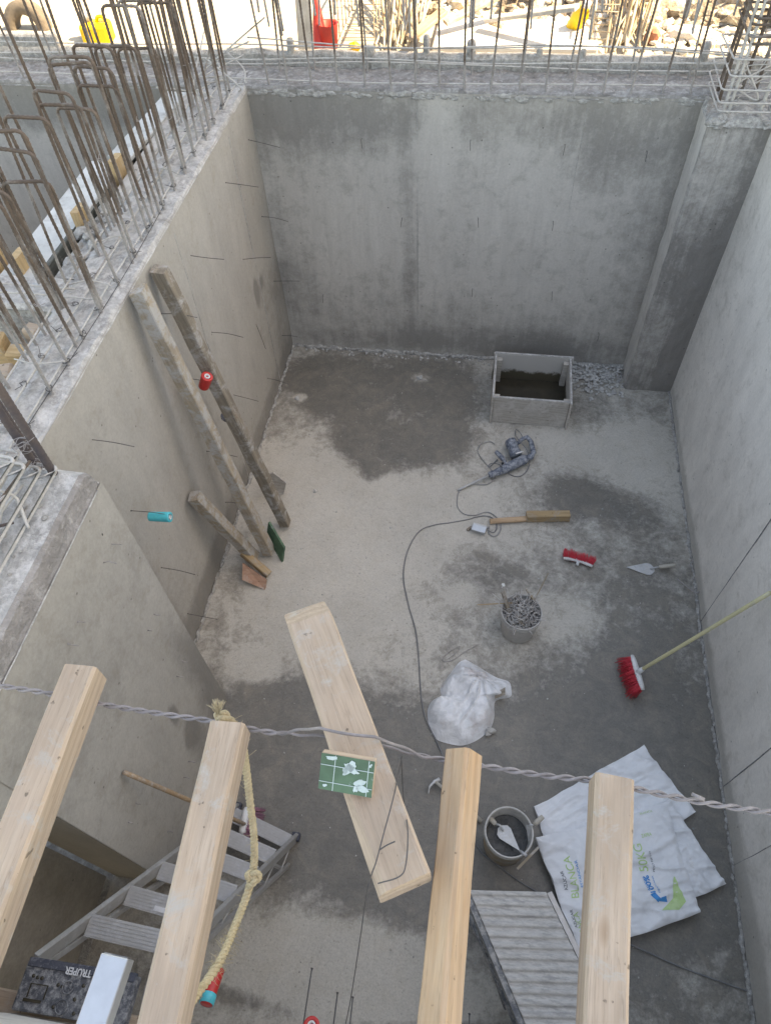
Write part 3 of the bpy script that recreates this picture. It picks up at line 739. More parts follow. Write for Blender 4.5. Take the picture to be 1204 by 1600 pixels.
# back wall bars: two rows
def top_edge_z(x): return ZT
bases = [410, 440, 479, 521, 565, 607, 645, 683, 723, 765, 810, 852, 895, 942, 985, 1035, 1078]
bp = [proto('upright_rebar', [(0, 0, -.06), (.004 * s1_, .003, .5), (.0, 0, 1.25)], .0078, 'rebar', bk, (U(bases[i], 150, Z=ZT).x, YB + .05, ZT)) for i, s1_ in enumerate((1, -1, 2))]
for i, px in enumerate(bases):
    p = U(px, 150, Z=ZT)
    if i < 3: o = bp[i]
    else: o = copy_child(bp[i % 3], bk, (p.x, YB + .05 + ru(-.02, .02), ZT))
    o.rotation_euler = (ru(-.03, .03), ru(-.03, .05) + (.05 if i % 5 == 0 else 0), ru(0, 6))
    if i % 2 == 0: copy_child(bp[i % 3], bk, (p.x + ru(-.03, .05), 5.76 + ru(-.02, .02), ZT), (ru(-.05, .03), ru(-.07, .07), ru(0, 6)))
    if i % 3 == 0: copy_child(bp[(i + 1) % 3], bk, (p.x + ru(-.06, .06), 5.60, ZT + ru(.35, .5)), (ru(-.04, .02), ru(-.05, .05), ru(0, 6)))
for i in range(22):
    x = -2.4 - i * .165
    copy_child(bp[i % 3], bk, (x + ru(-.03, .03), (YB + .05, 5.76)[i % 2], ZT + (0 if i % 3 else ru(.0, .4))), (ru(-.05, .02), ru(-.04, .04), ru(0, 6)))
for y, z in ((YB + .06, .035), (YB + .075, .17), (5.76, .18), (5.77, .05)):
    lying(bk, [(-6.5 + k * .9, y + ru(-.006, .006), ZT + z + ru(-.02, .02)) for k in range(10)], .0052, 'rebar_dusty')
lying(bk, [(-1.9, 5.60, ZT + .28), (-.8, 5.62, ZT + .22), (.4, 5.6, ZT + .26), (1.7, 5.62, ZT + .20)], .005, 'rebar_dusty')
lying(bk, [(-2.35, 5.50, ZT + .02), (-1.95, 5.56, ZT + .28), (-1.75, 5.62, ZT + .4)], .006, 'rebar_dusty')
for k in range(10): 
    mb = MB(); tie_knot(mb, (U(bases[k + 5], 150, Z=ZT).x, YB + .055, ZT + .04), .014); mb.build('wire_tie', 'wire_light', bk)
for i in range(20):
    copy_child(bp[i % 3], bk, (ru(-1.9, 1.6), ru(5.5, 5.8), ZT + ru(.3, .6)), (ru(-.08, .06), ru(-.14, .14), ru(0, 6)))
for y in ys[::2]:
    mb = MB(); tie_knot(mb, (-2.0, y, ZT + ru(.3, .6)), .012); mb.build('wire_tie', 'wire_light', left_wall)
# mess of bars where the two walls meet
for k in range(9):
    a = Vector((-2.0 + ru(-.25, .1), 5.3 + ru(-.35, .3), ZT + ru(.02, .08)))
    lying(left_wall, [a, a + Vector((ru(-.15, .15), ru(-.2, .2), ru(.02, .1))), a + Vector((ru(-.3, .3), ru(-.3, .3), ru(.0, .25)))], .0055, 'rebar_dusty')

# cage on the pillar: stirrups and thick bars
def stirrup(parent, cx_, cy_, z, sx, sy, r=.006, mat='rebar_dusty', tilt=0, rot=0):
    rc = .03; pts = []
    for (qx, qy, a0) in ((1, 1, 0), (-1, 1, 90), (-1, -1, 180), (1, -1, 270)):
        for a in (0, 30, 60, 90):
            t = math.radians(a0 + a); pts.append(Vector((qx * (sx / 2 - rc) + rc * math.cos(t), qy * (sy / 2 - rc) + rc * math.sin(t), 0)))
    pts.append(pts[0]); pts.append(pts[0] + Vector((-.06, -.05, .01)))
    R = Matrix.Rotation(rot, 3, 'Z') @ Matrix.Rotation(tilt, 3, 'X')
    mb_ = MB(); mb_.tube([R @ p + Vector((cx_, cy_, z)) for p in pts], r, 6); return mb_.build('stirrup', mat, parent)
cxp, cyp = 1.66, 5.42
for k, z in enumerate((.03, .09, .17, .25, .33)):
    stirrup(pl, cxp + ru(-.015, .015), cyp + ru(-.02, .02), ZT + z, .52, .46, .006, 'rebar_dusty', ru(-.06, .06), ru(-.04, .04))
for k, z in enumerate((.43, .47, .52, .57, .64)):
    stirrup(pl, cxp + .06 + ru(-.02, .02), cyp + .0, ZT + z, .50, .40, .0075, 'rebar', ru(-.05, .1), ru(-.04, .04))
for (x, y, r) in ((-.2, -.17, .011), (-.17, -.18, .010), (.03, -.18, .012), (.2, -.17, .011), (-.2, .02, .011), (-.19, .17, .012), (-.03, .18, .012), (.06, .17, .012), (.2, .16, .011)):
    P, R_ = bar_mesh('', [(cxp + x, cyp + y, ZT - .05), (cxp + x + ru(-.02, .02), cyp + y + ru(-.02, .02), ZT + 1.3)], r, '')
    mb = MB(); mb.tube(P, R_, 8); mb.build('thick_rebar', 'rebar_dusty' if y < -.1 else 'rebar', pl)
for k in range(8):
    a = Vector((cxp + ru(-.3, .1), cyp + ru(-.2, .2), ZT + ru(.02, .2)))
    lying(pl, [a, a + Vector((ru(-.1, .15), ru(-.1, .1), ru(-.05, .1))), a + Vector((ru(-.1, .4), ru(-.1, .1), ru(-.02, .2)))], ru(.003, .006), 'rebar_dusty', 'loose_wire')

# cage on the near thick section
for (a, b, r) in (((85, 742), (-60, 470), .017), ((60, 735), (-120, 470), .016), ((50, 712), (-90, 560), .015)):
    p = U(a[0], a[1], Z=ZT + .09); P, R_ = bar_mesh('', [(p.x, p.y, ZT - .05), (p.x - .01, p.y + .02, ZT + 1.1)], r, '')
    R_ = [r * (1.07 if (i // 1) % 2 else .95) for i in range(len(P))]
    mb = MB(); mb.tube(P, R_, 12); mb.build('thick_rebar', 'rebar_dark', near_wall)
for (z, x_, y_, sx, sy) in ((.035, -1.92, 1.02, .46, 1.26), (.10, -1.93, .98, .45, 1.24), (.17, -1.94, .95, .44, 1.2), (.24, -1.95, .93, .44, 1.2), (.05, -2.06, 1.04, .42, 1.3)):
    stirrup(near_wall, x_, y_, ZT + .09 + z, sx, sy, .0072, 'rebar_dusty', ru(-.03, .02), ru(-.03, .03))
for k in range(7):
    lying(near_wall, [(-1.72 - k * .06, ru(1.2, 1.6), ZT + .09 + ru(.03, .15)), (-1.80 - k * .06, ru(.8, 1.1), ZT + .09 + ru(.05, .2)), (-1.86 - k * .06, ru(.3, .6), ZT + .09 + ru(.05, .25))], .0065, ('rebar_dusty', 'rebar')[k % 3 == 0])
for c in ((-1.76, 1.62, ZT + .05), (-1.75, 1.6, ZT + .2), (-1.86, 1.5, ZT + .12), (-1.8, 1.15, ZT + .08), (-1.9, 1.2, ZT + .15), (-1.78, 1.66, ZT + .12)):
    mb = MB(); c = Vector(c) + Vector((0, 0, .09)); tie_knot(mb, c, .03); tie_knot(mb, Vector(c) + Vector((.01, .01, .01)), .035); mb.build('wire_tie', 'wire_light', near_wall)

for k in range(14):
    a = Vector((-1.66 - ru(0, .4), ru(.75, 1.62), ZT + ru(.11, .2)))
    lying(near_wall, [a, a + Vector((ru(-.12, .02), ru(-.25, .1), ru(0, .12))), a + Vector((ru(-.3, .0), ru(-.5, .1), ru(.0, .3)))], ru(.004, .008), ('rebar', 'rebar_dusty', 'rebar_dark')[k % 3])
mb = MB()
for k in range(60): mb.rock((-1.64 - ru(0, .5), ru(.6, 1.66), ZT + .10), ru(.006, .022), (1, 1, .6), k, 1)
mb.build('mortar_crumbs', 'crust', near_wall)
# tie wires and nails sticking out of the walls
def wire_out(parent, a, b, X, r=.0022, mat='wire', sag=.0):
    p = U(a[0], a[1], X=X); q_ = U(b[0], b[1], Y=p.y)
    if q_.x < X or q_.x > X + .5: q_ = p + Vector((.2, 0, -.02))
    mid = (p + q_) / 2 + Vector((0, ru(-.004, .004), ru(-.004, .012)))
    mb_ = MB(); mb_.tube(smooth_path([p - Vector((.02, 0, 0)), p, mid, q_], 4), r, 5); mb_.rock(p + Vector((.001, 0, 0)), .006, (.4, 1, 1), 1)
    return mb_.build('tie_wire', mat, parent)
for a, b in (((388, 218), (437, 230)), ((352, 285), (404, 292)), ((297, 399), (350, 405)), ((379, 405), (423, 402)), ((409, 338), (450, 346)), ((428, 439), (468, 439)), ((252, 490), (308, 496)),
    ((331, 519), (380, 527)), ((400, 507), (415, 545)), ((441, 524), (465, 526)), ((418, 591), (450, 600)), ((365, 617), (404, 627)), ((143, 687), (210, 698)), ((323, 705), (371, 714)), ((352, 785), (374, 788)),
    ((205, 798), (268, 805)), ((252, 887), (305, 898)), ((293, 959), (340, 968)), ((300, 592), (322, 598))):
    wire_out(left_wall, a, b, XL)
for a, b in (((175, 850), (190, 851)), ((162, 879), (182, 881)), ((120, 972), (133, 973)), ((106, 1006), (123, 1009)), ((240, 960), (251, 961)), ((231, 985), (238, 986)), ((285, 1033), (293, 1034)), ((276, 1057), (286, 1058)),
    ((212, 1255), (220, 1257)), ((200, 1285), (208, 1287)), ((262, 1300), (270, 1301)), ((295, 1190), (305, 1192)), ((287, 1215), (297, 1217))):
    wire_out(near_wall, a, b, XN, .0024, 'wire_light')
def hole(mb_, p, n): mb_.rock(p, .006, n, 3)
mb = MB()
for px, py in ((191, 901), (160, 835), (252, 704), (258, 682), (202, 680), (265, 560), (139, 970), (222, 970), (200, 1070), (153, 1202), (141, 1235), (240, 1135), (242, 1168)): hole(mb, U(px, py, X=XL if px > 200 and py < 800 else XN), (.15, .8, 1.4))
mb.build('nail_hole', 'wire', near_wall)
for px, py in ((735, 218), (882, 225), (747, 340), (864, 345), (628, 340), (738, 450), (862, 455), (1010, 235), (505, 460), (935, 520), (565, 215)):
    p = U(px, py, Y=YB); mb = MB(); mb.tube([p + Vector((0, .01, 0)), p + Vector((0, -.035, 0)), p + Vector((ru(-.01, .01), -.045, -.06))], .002, 5); mb.build('nail', 'wire', bk)
p = U(1092, 925, X=XR); q_ = U(1058, 905, Z=.01)
mb = MB(); mb.tube(smooth_path([p, p + Vector((-.03, .0, -.01)), q_], 4), .004, 6); mb.build('bent_wire', 'wire_light', rw)
# wires out of the near wall
for (a, b, X_) in (((262, 0), 0, 0),): pass
for px, py, z in ((487, 1514, 1.15), (527, 1552, 1.2), (551, 1559, 1.15), (733, 1585, 1.0)):
    p = U(px, py, Z=z); mb = MB(); mb.tube([(p.x + .01, YNEAR, z + .02), (p.x, p.y, z)], .003, 5); mb.rock(p, .006, (1, 1, 1), 2); mb.build('tie_wire', 'wire', cw)

# ================================================================ LEFT: formwork beside the wall
def top_thing(mb_, name, mat, label, cat, group=None, bevel=0, **kw):
    o = mb_.build(name, mat, bevel=bevel, label=label, category=cat, **kw)
    if group: o['group'] = group
    return o
cross = empty('concrete_wall', (-3.2, 2.84, 0), 'short side wall running off to the left from the left wall, wood blocks beside it', 'wall')
mb = MB(); mb.b2((-6.5, 2.80, 0), (-2.29, 3.06, ZT - .03)); mb.build('wall_core', 'crust', cross)
mb = MB(); rough_top(mb, -6.5, -2.28, 2.79, 3.07, ZT, 120, 14); mb.build('wall_top', 'top', cross)
for k in range(7):
    copy_child(sp, cross, (-2.45 - k * .14, 2.84 if k % 2 else 3.0, ZT), (ru(-.05, .06), ru(-.06, .04), ru(0, 6)))
lying(cross, [(-2.2, 2.93, ZT + .03), (-2.8, 2.93, ZT + .04), (-3.6, 2.92, ZT + .03)], .005, 'rebar_dusty')
lying(cross, [(-2.0, 2.84, ZT + .04), (-2.4, 2.83, ZT + .06), (-2.9, 2.83, ZT + .05)], .005, 'rebar_dusty')
timber('form_board', 'board_pale', (-2.63, 3.08, 2.42), (-2.60, 4.35, 2.43), .24, .03, label='long pale blue-white form board lying outside the left wall', category='board')
timber('form_board', 'board_pale', (-2.53, 4.40, 2.44), (-2.45, 5.38, 2.44), .17, .03, label='shorter pale form board nearer the back wall corner, outside the left wall', category='board')
timber('form_board', 'ply_dark', (-2.51, 3.06, 2.20), (-2.51, 5.2, 2.20), .03, .48, label='dark green-black form panel standing against the outer side of the left wall', category='board')
timber('form_board', 'board_grey', (-2.36, 3.75, 2.42), (-2.36, 5.38, 2.42), .10, .04, label='grey wooden batten lying along the outer edge of the left wall top', category='board')
for i, (x, y, lab) in enumerate(((-2.80, 3.16, 'nearest orange-brown wooden cleat at the photo edge, left of the pale board'), (-2.62, 3.14, 'orange-brown wooden cleat at the near end of the long pale board'), (-2.46, 3.62, 'orange-brown wooden cleat in the dark gap beside the form panel'), (-2.46, 4.22, 'farthest orange-brown cleat, where the two pale boards meet'))):
    timber('wooden_cleat', 'wood_cleat', (x, y, 1.9), (x - .01, y + .03, 2.53), .05, .13, (0, 1, 0), label=lab, category='wood block', group='wooden cleats of the outer formwork')
mb = MB()
for k in range(26): mb.rock((-2.36 + ru(-.07, .05), 3.15 + ru(0, .75), 2.43 + ru(-.03, .02)), ru(.02, .05), (1, 1.2, .7), k, 1)
mb.build('concrete_lumps', 'crust', left_wall)
MB().b2((-2.42, 3.1, 2.25), (-2.29, 3.7, 2.43)).build('spill_ledge', 'crust', left_wall)
for i, (x, y, z, s_, rz, lab) in enumerate(((-2.40, 2.37, 2.36, .12, .3, 'wooden block cut end up nearest the thick rebar, left of the wall top'), (-2.42, 2.57, 2.32, .12, .1, 'wooden block in the middle of the cluster left of the wall top'), (-2.37, 2.69, 2.37, .10, -.2, 'wooden block of the cluster touching the dark gap left of the wall top'), (-2.57, 2.60, 2.36, .13, .2, 'wooden block at the photo edge, outermost of the cluster left of the wall top'))):
    mb = MB(); mb.box((x, y, z - .2), (s_, s_ * .8, .5), Matrix.Rotation(rz, 3, 'Z')); top_thing(mb, 'wood_block', 'wood_cleat' if i % 2 else 'wood_new', lab, 'wood block', 'blocks of wood beside the left wall', bevel=.012)
mb = MB(); mb.b2((-3.4, 1.7, 2.02), (-2.34, 3.0, 2.06)); top_thing(mb, 'scaffold_deck', 'board_grey', 'grey board deck under the wooden blocks at the left edge', 'deck', bevel=.004)

# ================================================================ TIMBERS LEANING ON THE LEFT WALL
def lean(px_top, px_bot, s_, gap=.02, topx=None):
    a = U(*px_top, X=XL + s_ * .55 + gap); b = U(*px_bot, Z=.045); return b, a
b, a = lean((215, 452), (420, 862), .085)
tA = timber('leaning_timber', 'wood_old', b, a, .082, .085, (1, 0, 0), cut1=.02, wob=.005, cham=.004, wane=.008, label='longest leaning timber, topmost end nearest the camera, green board at its foot', category='timber', group='old timbers leaning on the left wall')
b, a = lean((249, 420), (446, 818), .085)
tB = timber('leaning_timber', 'wood_older', b, a, .08, .085, (1, 0, 0), cut1=-.02, wob=.006, cham=.005, wane=.014, label='dark bark-stained timber leaning on the left wall, farther than its long twin', category='timber', group='old timbers leaning on the left wall')
b, a = lean((303, 775), (396, 870), .08)
tC = timber('leaning_timber', 'wood_old', b, a, .08, .085, (1, 0, 0), cut1=.02, wob=.005, cham=.004, label='short thick timber propped low on the left wall, resting by a reddish board', category='timber', group='old timbers leaning on the left wall')
timber('wooden_batten', 'wood_brown', U(420, 898, Z=.035), U(379, 863, Z=.15), .055, .06, label='brown batten continuing from the foot of the short leaning timber', category='batten')
A = [U(440, 879, Z=.0), U(443, 856, Z=.14), U(419, 816, Z=.26), U(416, 838, Z=.12)]
gb = MB().plate(A, .02); top_thing(gb, 'form_board', 'green', 'small green painted board on edge at the foot of the longest leaning timber', 'board')
A = [U(414, 922, Z=.0), U(416, 906, Z=.05), U(379, 880, Z=.12), U(378, 906, Z=.07)]
top_thing(MB().plate(A, .02), 'form_board', 'wood_red', 'reddish board tilted on the floor under the brown batten', 'board')
A = [U(420, 777, Z=.0), U(443, 772, Z=.03), U(447, 755, Z=.16), U(427, 739, Z=.26), U(402, 752, Z=.14)]
top_thing(MB().plate(A, .018), 'form_board', 'board_grey', 'dark grey square board standing behind the foot of the bark-stained timber', 'board')

# plastic sleeves
def sleeve(name, p, ax, L, r, mat, label, capmat='white_pl', band=None, group='plastic sleeves on tie wires'):
    p = Vector(p); ax = Vector(ax).normalized(); t = empty(name, p, label, 'plastic sleeve', group)
    R = ax.to_track_quat('Z', 'Y').to_matrix()
    s_ = MB().lathe([(.0, 0), (r * .86, 0), (r * .9, .004), (r * .92, L * .25), (r * .97, L * .8), (r, L - .006), (r * .97, L), (r * .55, L), (r * .5, L - .012), (0, L - .012)], p, 28, R)
    s_.build('sleeve_body', mat, t)
    MB().lathe([(r * .48, L - .006), (r * .50, L + .002), (r * .30, L + .003), (r * .28, L - .01)], p, 20, R).build('sleeve_plug', capmat, t)
    if band: MB().lathe([(r * .91, .0), (r * 1.01, .001), (r * 1.02, L * .28), (r * .98, L * .29)], p, 28, R).build('sleeve_band', band, t)
    return t
pw = U(205, 798, X=XL)
p1_ = U(234, 807, Y=pw.y); p2_ = U(266, 808, Y=pw.y)
sleeve('plastic_sleeve', p1_, p2_ - p1_, (p2_ - p1_).length, .031, 'cyan', 'cyan plastic sleeve sticking out sideways from the left wall on a wire')
p1_ = U(318, 604, X=XL + .16); p2_ = U(326, 588, X=XL + .22)
sleeve('plastic_sleeve', p1_, p2_ - p1_ + Vector((.0, .0, .02)), .11, .038, 'red', 'red plastic sleeve between the two long leaning timbers')
p1_ = U(322, 1570, Z=1.3); p2_ = U(340, 1515, Z=1.25)
sleeve('plastic_sleeve', p1_, p2_ - p1_, (p2_ - p1_).length, .030, 'red', 'red plastic sleeve with a cyan end, hanging beside the frayed rope', band='cyan')
p1_ = U(489, 1600, Z=1.25); sleeve('plastic_sleeve', (p1_.x, p1_.y - .03, 1.20), (0.0, .25, 1), .10, .033, 'red', 'red plastic sleeve at the bottom edge, its round white plug facing up')
p = U(351, 652, X=XL + .12)
mb = MB(); mb.lathe([(0, -.02), (.02, -.018), (.036, 0), (.03, .006), (0, .008)], p, 20, Matrix.Rotation(.9, 3, 'Y')); mb.tube([p, U(358, 662, X=XL + .14), U(366, 673, X=XL + .14)], .006, 6)
top_thing(mb, 'black_scoop', 'cap_band', 'small black rounded scoop hanging between the leaning timbers and the left wall', 'scoop')

# ================================================================ PIT FLOOR THINGS
# board box round the sump
sx0, sx1, sy0, sy1, sh = .125, .825, 4.60, 5.18, .31
sb = empty('board_box', (.47, 4.89, 0), 'open square box of grey form boards with dark wet inside', 'box')
g = .006
MB().b2((sx0 + .02, sy0 - .004, .002), (sx1 - .02, sy0 + .018, sh)).build('front_panel', 'board_grey', sb, bevel=.002)
MB().b2((sx0 - .01, sy1 - .018, .002), (sx1 + .02, sy1 + .004, sh + .02)).build('back_panel', 'sump_in', sb, bevel=.002)
MB().b2((sx0, sy0 - .02, .002), (sx0 + .018, sy1 - .02, sh + .015)).build('side_panel', 'board_grey', sb, bevel=.002)
MB().b2((sx1 - .018, sy0 - .03, .002), (sx1, sy1 - .02, sh + .01)).build('side_panel', 'board_grey', sb, bevel=.002)
for x in (sx0 + .02, sx1 - .07):
    for y in (sy0 + .02, sy1 - .07): MB().b2((x, y, .01), (x + .05, y + .045, sh - .015)).build('corner_post', 'board_grey', sb, bevel=.003)
for lo, hi in (((sx0 + .0, sy0 - .003, sh), (sx1, sy0 + .017, sh + .006)), ((sx0, sy1 - .017, sh + .0205), (sx1 + .018, sy1 + .003, sh + .026)), ((sx0 + .001, sy0 - .018, sh + .0155), (sx0 + .017, sy1 - .02, sh + .021)), ((sx1 - .017, sy0 - .028, sh + .0105), (sx1 - .001, sy1 - .02, sh + .016))):
    MB().b2(lo, hi).build('board_edge', 'top', sb)
MB().b2((sx0 + .0185, sy0 + .02, .004), (sx0 + .0215, sy1 - .02, sh)).build('wet_lining', 'sump_in', sb)
MB().b2((sx1 - .0215, sy0 + .02, .004), (sx1 - .0185, sy1 - .02, sh)).build('wet_lining', 'sump_in', sb)
MB().b2((sx0 + .02, sy0 + .02, .004), (sx1 - .02, sy1 - .02, .03)).build('water', 'water', sb)
# gravel between the box and the pillar
mb = MB(); i = 0
while i < 340:
    x = ru(.84, 1.36); y = ru(5.02 + .25 * (1.36 - x) * .5, YB - .01)
    if y < 5.22 and rnd() < .65: continue
    mb.rock((x, y, ru(.004, .03)), ru(.008, .022), (1, ru(.7, 1), ru(.5, .8)), i, 1); i += 1
for k in range(70): mb.rock((ru(XL + .1, .1), YB - ru(.02, .10), .008), ru(.005, .016), (1, 1, .7), k, 1)
mb.build('gravel', 'gravel', kind='stuff')
mb = MB()
for k in range(900):
    x = ru(XL + .05, XR - .05); y = ru(.1, 5.3)
    if fl(x, y) > .55 and rnd() < .6: continue
    mb.rock((x, y, .002), ru(.0018, .006) * (1.8 if rnd() < .05 else 1), (1, 1, .6), k, 1)
mb.build('floor_grit', 'crust', kind='stuff')
for px, py, s_, lab in ((656, 590, .03, 'pale grey lump of mortar on the dark damp patch near the back wall'), (464, 622, .022, 'small white pebble on the damp patch near the left wall'), (492, 767, .018, 'dark pebble alone on the pale floor right of the leaning timbers'), (923, 623, .022, 'whitish pebble on the brown floor right of the board box')):
    p = U(px, py, Z=.01); mb = MB(); mb.rock(p, s_, (1, 1, .7), px, 2); top_thing(mb, 'stone', 'gravel', lab, 'stone', 'loose stones on the pit floor')

# demolition hammer
FL = .0
def fp(px, py, z=.01): return U(px, py, Z=z)
dh = empty('demolition_hammer', fp(800, 725, 0), 'dusty blue-grey demolition hammer with chisel lying on the floor', 'power tool')
def frustum(mb_, a, b, r0, r1, n=16, seg=1): mb_.tube([Vector(a).lerp(Vector(b), i / seg) for i in range(seg + 1)], [r0 + (r1 - r0) * i / seg for i in range(seg + 1)], n)
a, b = fp(714, 766, .02), fp(763, 743, .05)
mb = MB(); mb.tube([a, a.lerp(b, .08), b], [.004, .010, .010], 8); mb.build('chisel', 'steel', dh)
c = fp(783, 735, .06); d = fp(822, 716, .065)
mb = MB(); mb.tube([b, b.lerp(c, .1), b.lerp(c, .35), b.lerp(c, .4), b.lerp(c, .7), c], [.018, .03, .032, .026, .034, .036], 16); mb.build('nose', 'tool', dh)
mb = MB(); mb.tube([c, c.lerp(d, .15), c.lerp(d, .9), d], [.036, .042, .045, .036], 16); mb.build('barrel', 'tool', dh)
e = fp(806, 712, .07); f_ = fp(797, 689, .075)
mb = MB(); mb.tube([e, e.lerp(f_, .25), e.lerp(f_, .3), e.lerp(f_, .6), e.lerp(f_, .65), e.lerp(f_, .97), f_], [.052, .054, .048, .048, .054, .052, .04], 18); mb.build('motor_housing', 'tool', dh)
mb = MB(); mb.tube([fp(822, 716, .06), fp(829, 714, .065), fp(833, 707, .07), fp(829, 690, .075), fp(823, 683, .07), fp(815, 686, .07), fp(808, 693, .07)], [.026, .028, .024, .022, .022, .018, .016], 10); mb.build('rear_handle', 'tool', dh)
mb = MB(); a = fp(790, 722, .06); b = fp(774, 705, .08); mb.tube([a, a.lerp(b, .2), a.lerp(b, .25), a.lerp(b, .9), b], [.012, .014, .023, .020, .014], 12); mb.lathe([(.038, -.012), (.042, -.008), (.042, .008), (.038, .012)], fp(789, 727, .055), 20, (c - d).normalized().to_track_quat('Z', 'Y').to_matrix()); mb.build('side_handle', 'tool', dh)
mb = MB(); mb.box(fp(811, 707, .125), (.07, .012, .004), Matrix.Rotation(.5, 3, 'Z')); mb.build('label_plate', 'white_pl', dh)
mb = MB(); mb.tube(smooth_path([fp(816, 683, .06), fp(812, 676, .05), fp(806, 671, .03), fp(805, 680, .02), fp(812, 690, .11), fp(822, 702, .11), fp(827, 719, .05), fp(824, 733, .01), fp(815, 743, .01), fp(803, 744, .01), fp(792, 738, .02), fp(784, 729, .10), fp(775, 724, .06), fp(765, 725, .02), fp(764, 730, .01),
    fp(777, 718, .01)], 6), .0045, 6); mb.build('power_cord', 'cord', dh)
ec = [(773, 694), (765, 690), (751, 694), (746, 704), (751, 715), (763, 729), (770, 738), (772, 748), (759, 757), (737, 757), (718, 767), (714, 780), (715, 793), (725, 803), (742, 805), (759, 800), (772, 805), (782, 818), (780, 832), (771, 838), (763, 832), (764, 822), (761, 826)]
mb = MB(); mb.tube(smooth_path([fp(x, y, .008) for x, y in ec], 6), .0045, 6)
top_thing(mb, 'power_cord', 'cord_light', 'looped grey cable from the demolition hammer to the small junction box', 'cable')
ec2 = [(761, 828), (771, 832), (776, 822), (770, 810), (757, 806), (743, 808), (729, 812), (701, 817), (680, 820), (655, 830), (637, 860), (630, 900), (638, 945), (649, 985), (654, 1030), (657, 1080), (664, 1120), (680, 1155), (693, 1185), (715, 1240), (745, 1322), (775, 1350), (812, 1378), (850, 1400)]
mb = MB(); mb.tube(smooth_path([fp(x, y, .008) for x, y in ec2], 6), .0046, 6)
top_thing(mb, 'extension_cord', 'cord', 'long thin grey extension cord curving down the middle of the floor', 'cable')
mb = MB(); mb.tube(smooth_path([fp(845, 1398, .02), fp(870, 1416, .07), fp(905, 1440, .075), fp(950, 1462, .06), fp(1000, 1483, .02), fp(1060, 1510, .01), (fp(1130, 1536, .01)), fp(1200, 1560, .01)], 6), .0046, 6)
top_thing(mb, 'extension_cord', 'cord', 'grey cable running from over the white sacks to the right wall', 'cable')
jb = empty('junction_box', fp(748, 826, 0), 'small light blue-grey electrical junction box on the floor', 'electrical box')
Rz = Matrix.Rotation(-.22, 3, 'Z')
MB().box(fp(748, 826, .025), (.12, .065, .045), Rz).build('box_body', 'steel', jb, bevel=.004)
MB().box(fp(748, 826, .0505), (.112, .058, .006), Rz).build('cover_plate', 'alu_clean', jb, bevel=.002)
mb = MB(); mb.b2((0, 0, 0), (0.001, .001, .001)) if False else None
mb = MB(); mb.box(fp(733, 826, .01), (.05, .022, .02), Matrix.Rotation(.8, 3, 'Z')); top_thing(mb, 'wood_offcut', 'wood_older', 'tiny dark wood offcut beside the junction box', 'wood offcut', bevel=.003)
# split timber
timber('split_timber', 'wood_brown', U(822, 807, Z=.04), U(889, 806, Z=.045), .07, .08, label='split brown timber stub with a mortar-grey end lying on the floor', category='timber', wob=.006)
st = timber('wooden_splinter', 'wood_orange', U(765, 815, Z=.02), U(826, 809, Z=.025), .05, .03, label='bare orange splintered strip running into the split timber stub', category='splinter', wob=.012, cham=.01)

# loose broom head
def bristles(mb_, a, b, dirv, L, rows, width, wv, spread=.25, n=110, r=.0022):
    a = Vector(a); b = Vector(b); dirv = Vector(dirv).normalized(); wv = Vector(wv).normalized(); ax = (b - a).normalized()
    for i in range(n):
        t = rnd(); s_ = ru(-.5, .5)
        p = a.lerp(b, t) + wv * s_ * width
        d_ = (dirv + ax * (t - .5) * spread + wv * s_ * .5 + Vector((ru(-.1, .1), ru(-.1, .1), ru(-.1, .1)))).normalized()
        q_ = p + d_ * L * ru(.85, 1.05); q_.z = max(.003, q_.z)
        mb_.tube([p, q_], [r, r * .6], 3)
a = fp(880, 872, .035); b = fp(925, 885, .03)
bh = empty('broom_head', (a + b) / 2 * 1 - Vector((0, 0, .03)), 'loose red broom head lying on its side on the floor, without a handle', 'broom head')
wv = Vector((0, 0, 1)); dv = Vector((.1, 1, -.05))
mid = (a + b) / 2 + Vector((0, .018, .0))
mb = MB(); mb.grid(lambda u, v: Vector((0, 0, 0)), 1, 1) if False else None
ax = (b - a).normalized(); yv = Vector((0, 0, 1)).cross(ax)
pts = [a.lerp(b, i / 8) + yv * (.016 * math.sin(math.pi * i / 8)) for i in range(9)]
mb = MB(); mb.tube(pts, [.010] + [.014] * 7 + [.010], 10); mb.tube([pts[4], pts[4] - yv * .045], [.014, .011], 10); mb.build('head_block', 'white_pl', bh)
mb = MB(); bristles(mb, pts[0] + yv * .01, pts[8] + yv * .01, yv, .07, 3, .05, wv, .5, 420); mb.build('bristles', 'bristle', bh)
# trowel on the floor
def trowel(name, tip, heel, neck, hend, zs, label, half, mat='steel', par=None):
    tip, heel, neck, hend = [Vector(v) for v in (tip, heel, neck, hend)]
    t = empty(name, Vector((heel.x, heel.y, max(0, min(tip.z, heel.z) - .004))), label, 'trowel', 'bricklaying trowels')
    ax_ = (heel - tip).normalized(); up_ = Vector((0, 0, 1)); sd = up_.cross(ax_).normalized()
    L = (heel - tip).length
    MB().plate([tip, tip + ax_ * L * .72 - sd * half, tip + ax_ * L * .86 - sd * half * .92, heel - sd * half * .3, heel + sd * half * .3, tip + ax_ * L * .86 + sd * half * .92, tip + ax_ * L * .72 + sd * half], .003).build('blade', mat, t)
    mb_ = MB(); mb_.tube(smooth_path([heel - ax_ * .03 + up_ * .004, heel + up_ * .03, neck], 4), .006, 8); mb_.build('tang', mat, t)
    mb_ = MB(); mb_.tube([neck, neck.lerp(hend, .1), neck.lerp(hend, .5), neck.lerp(hend, .9), hend], [.011, .014, .016, .015, .010], 12); mb_.build('handle', 'grip', t)
    return t
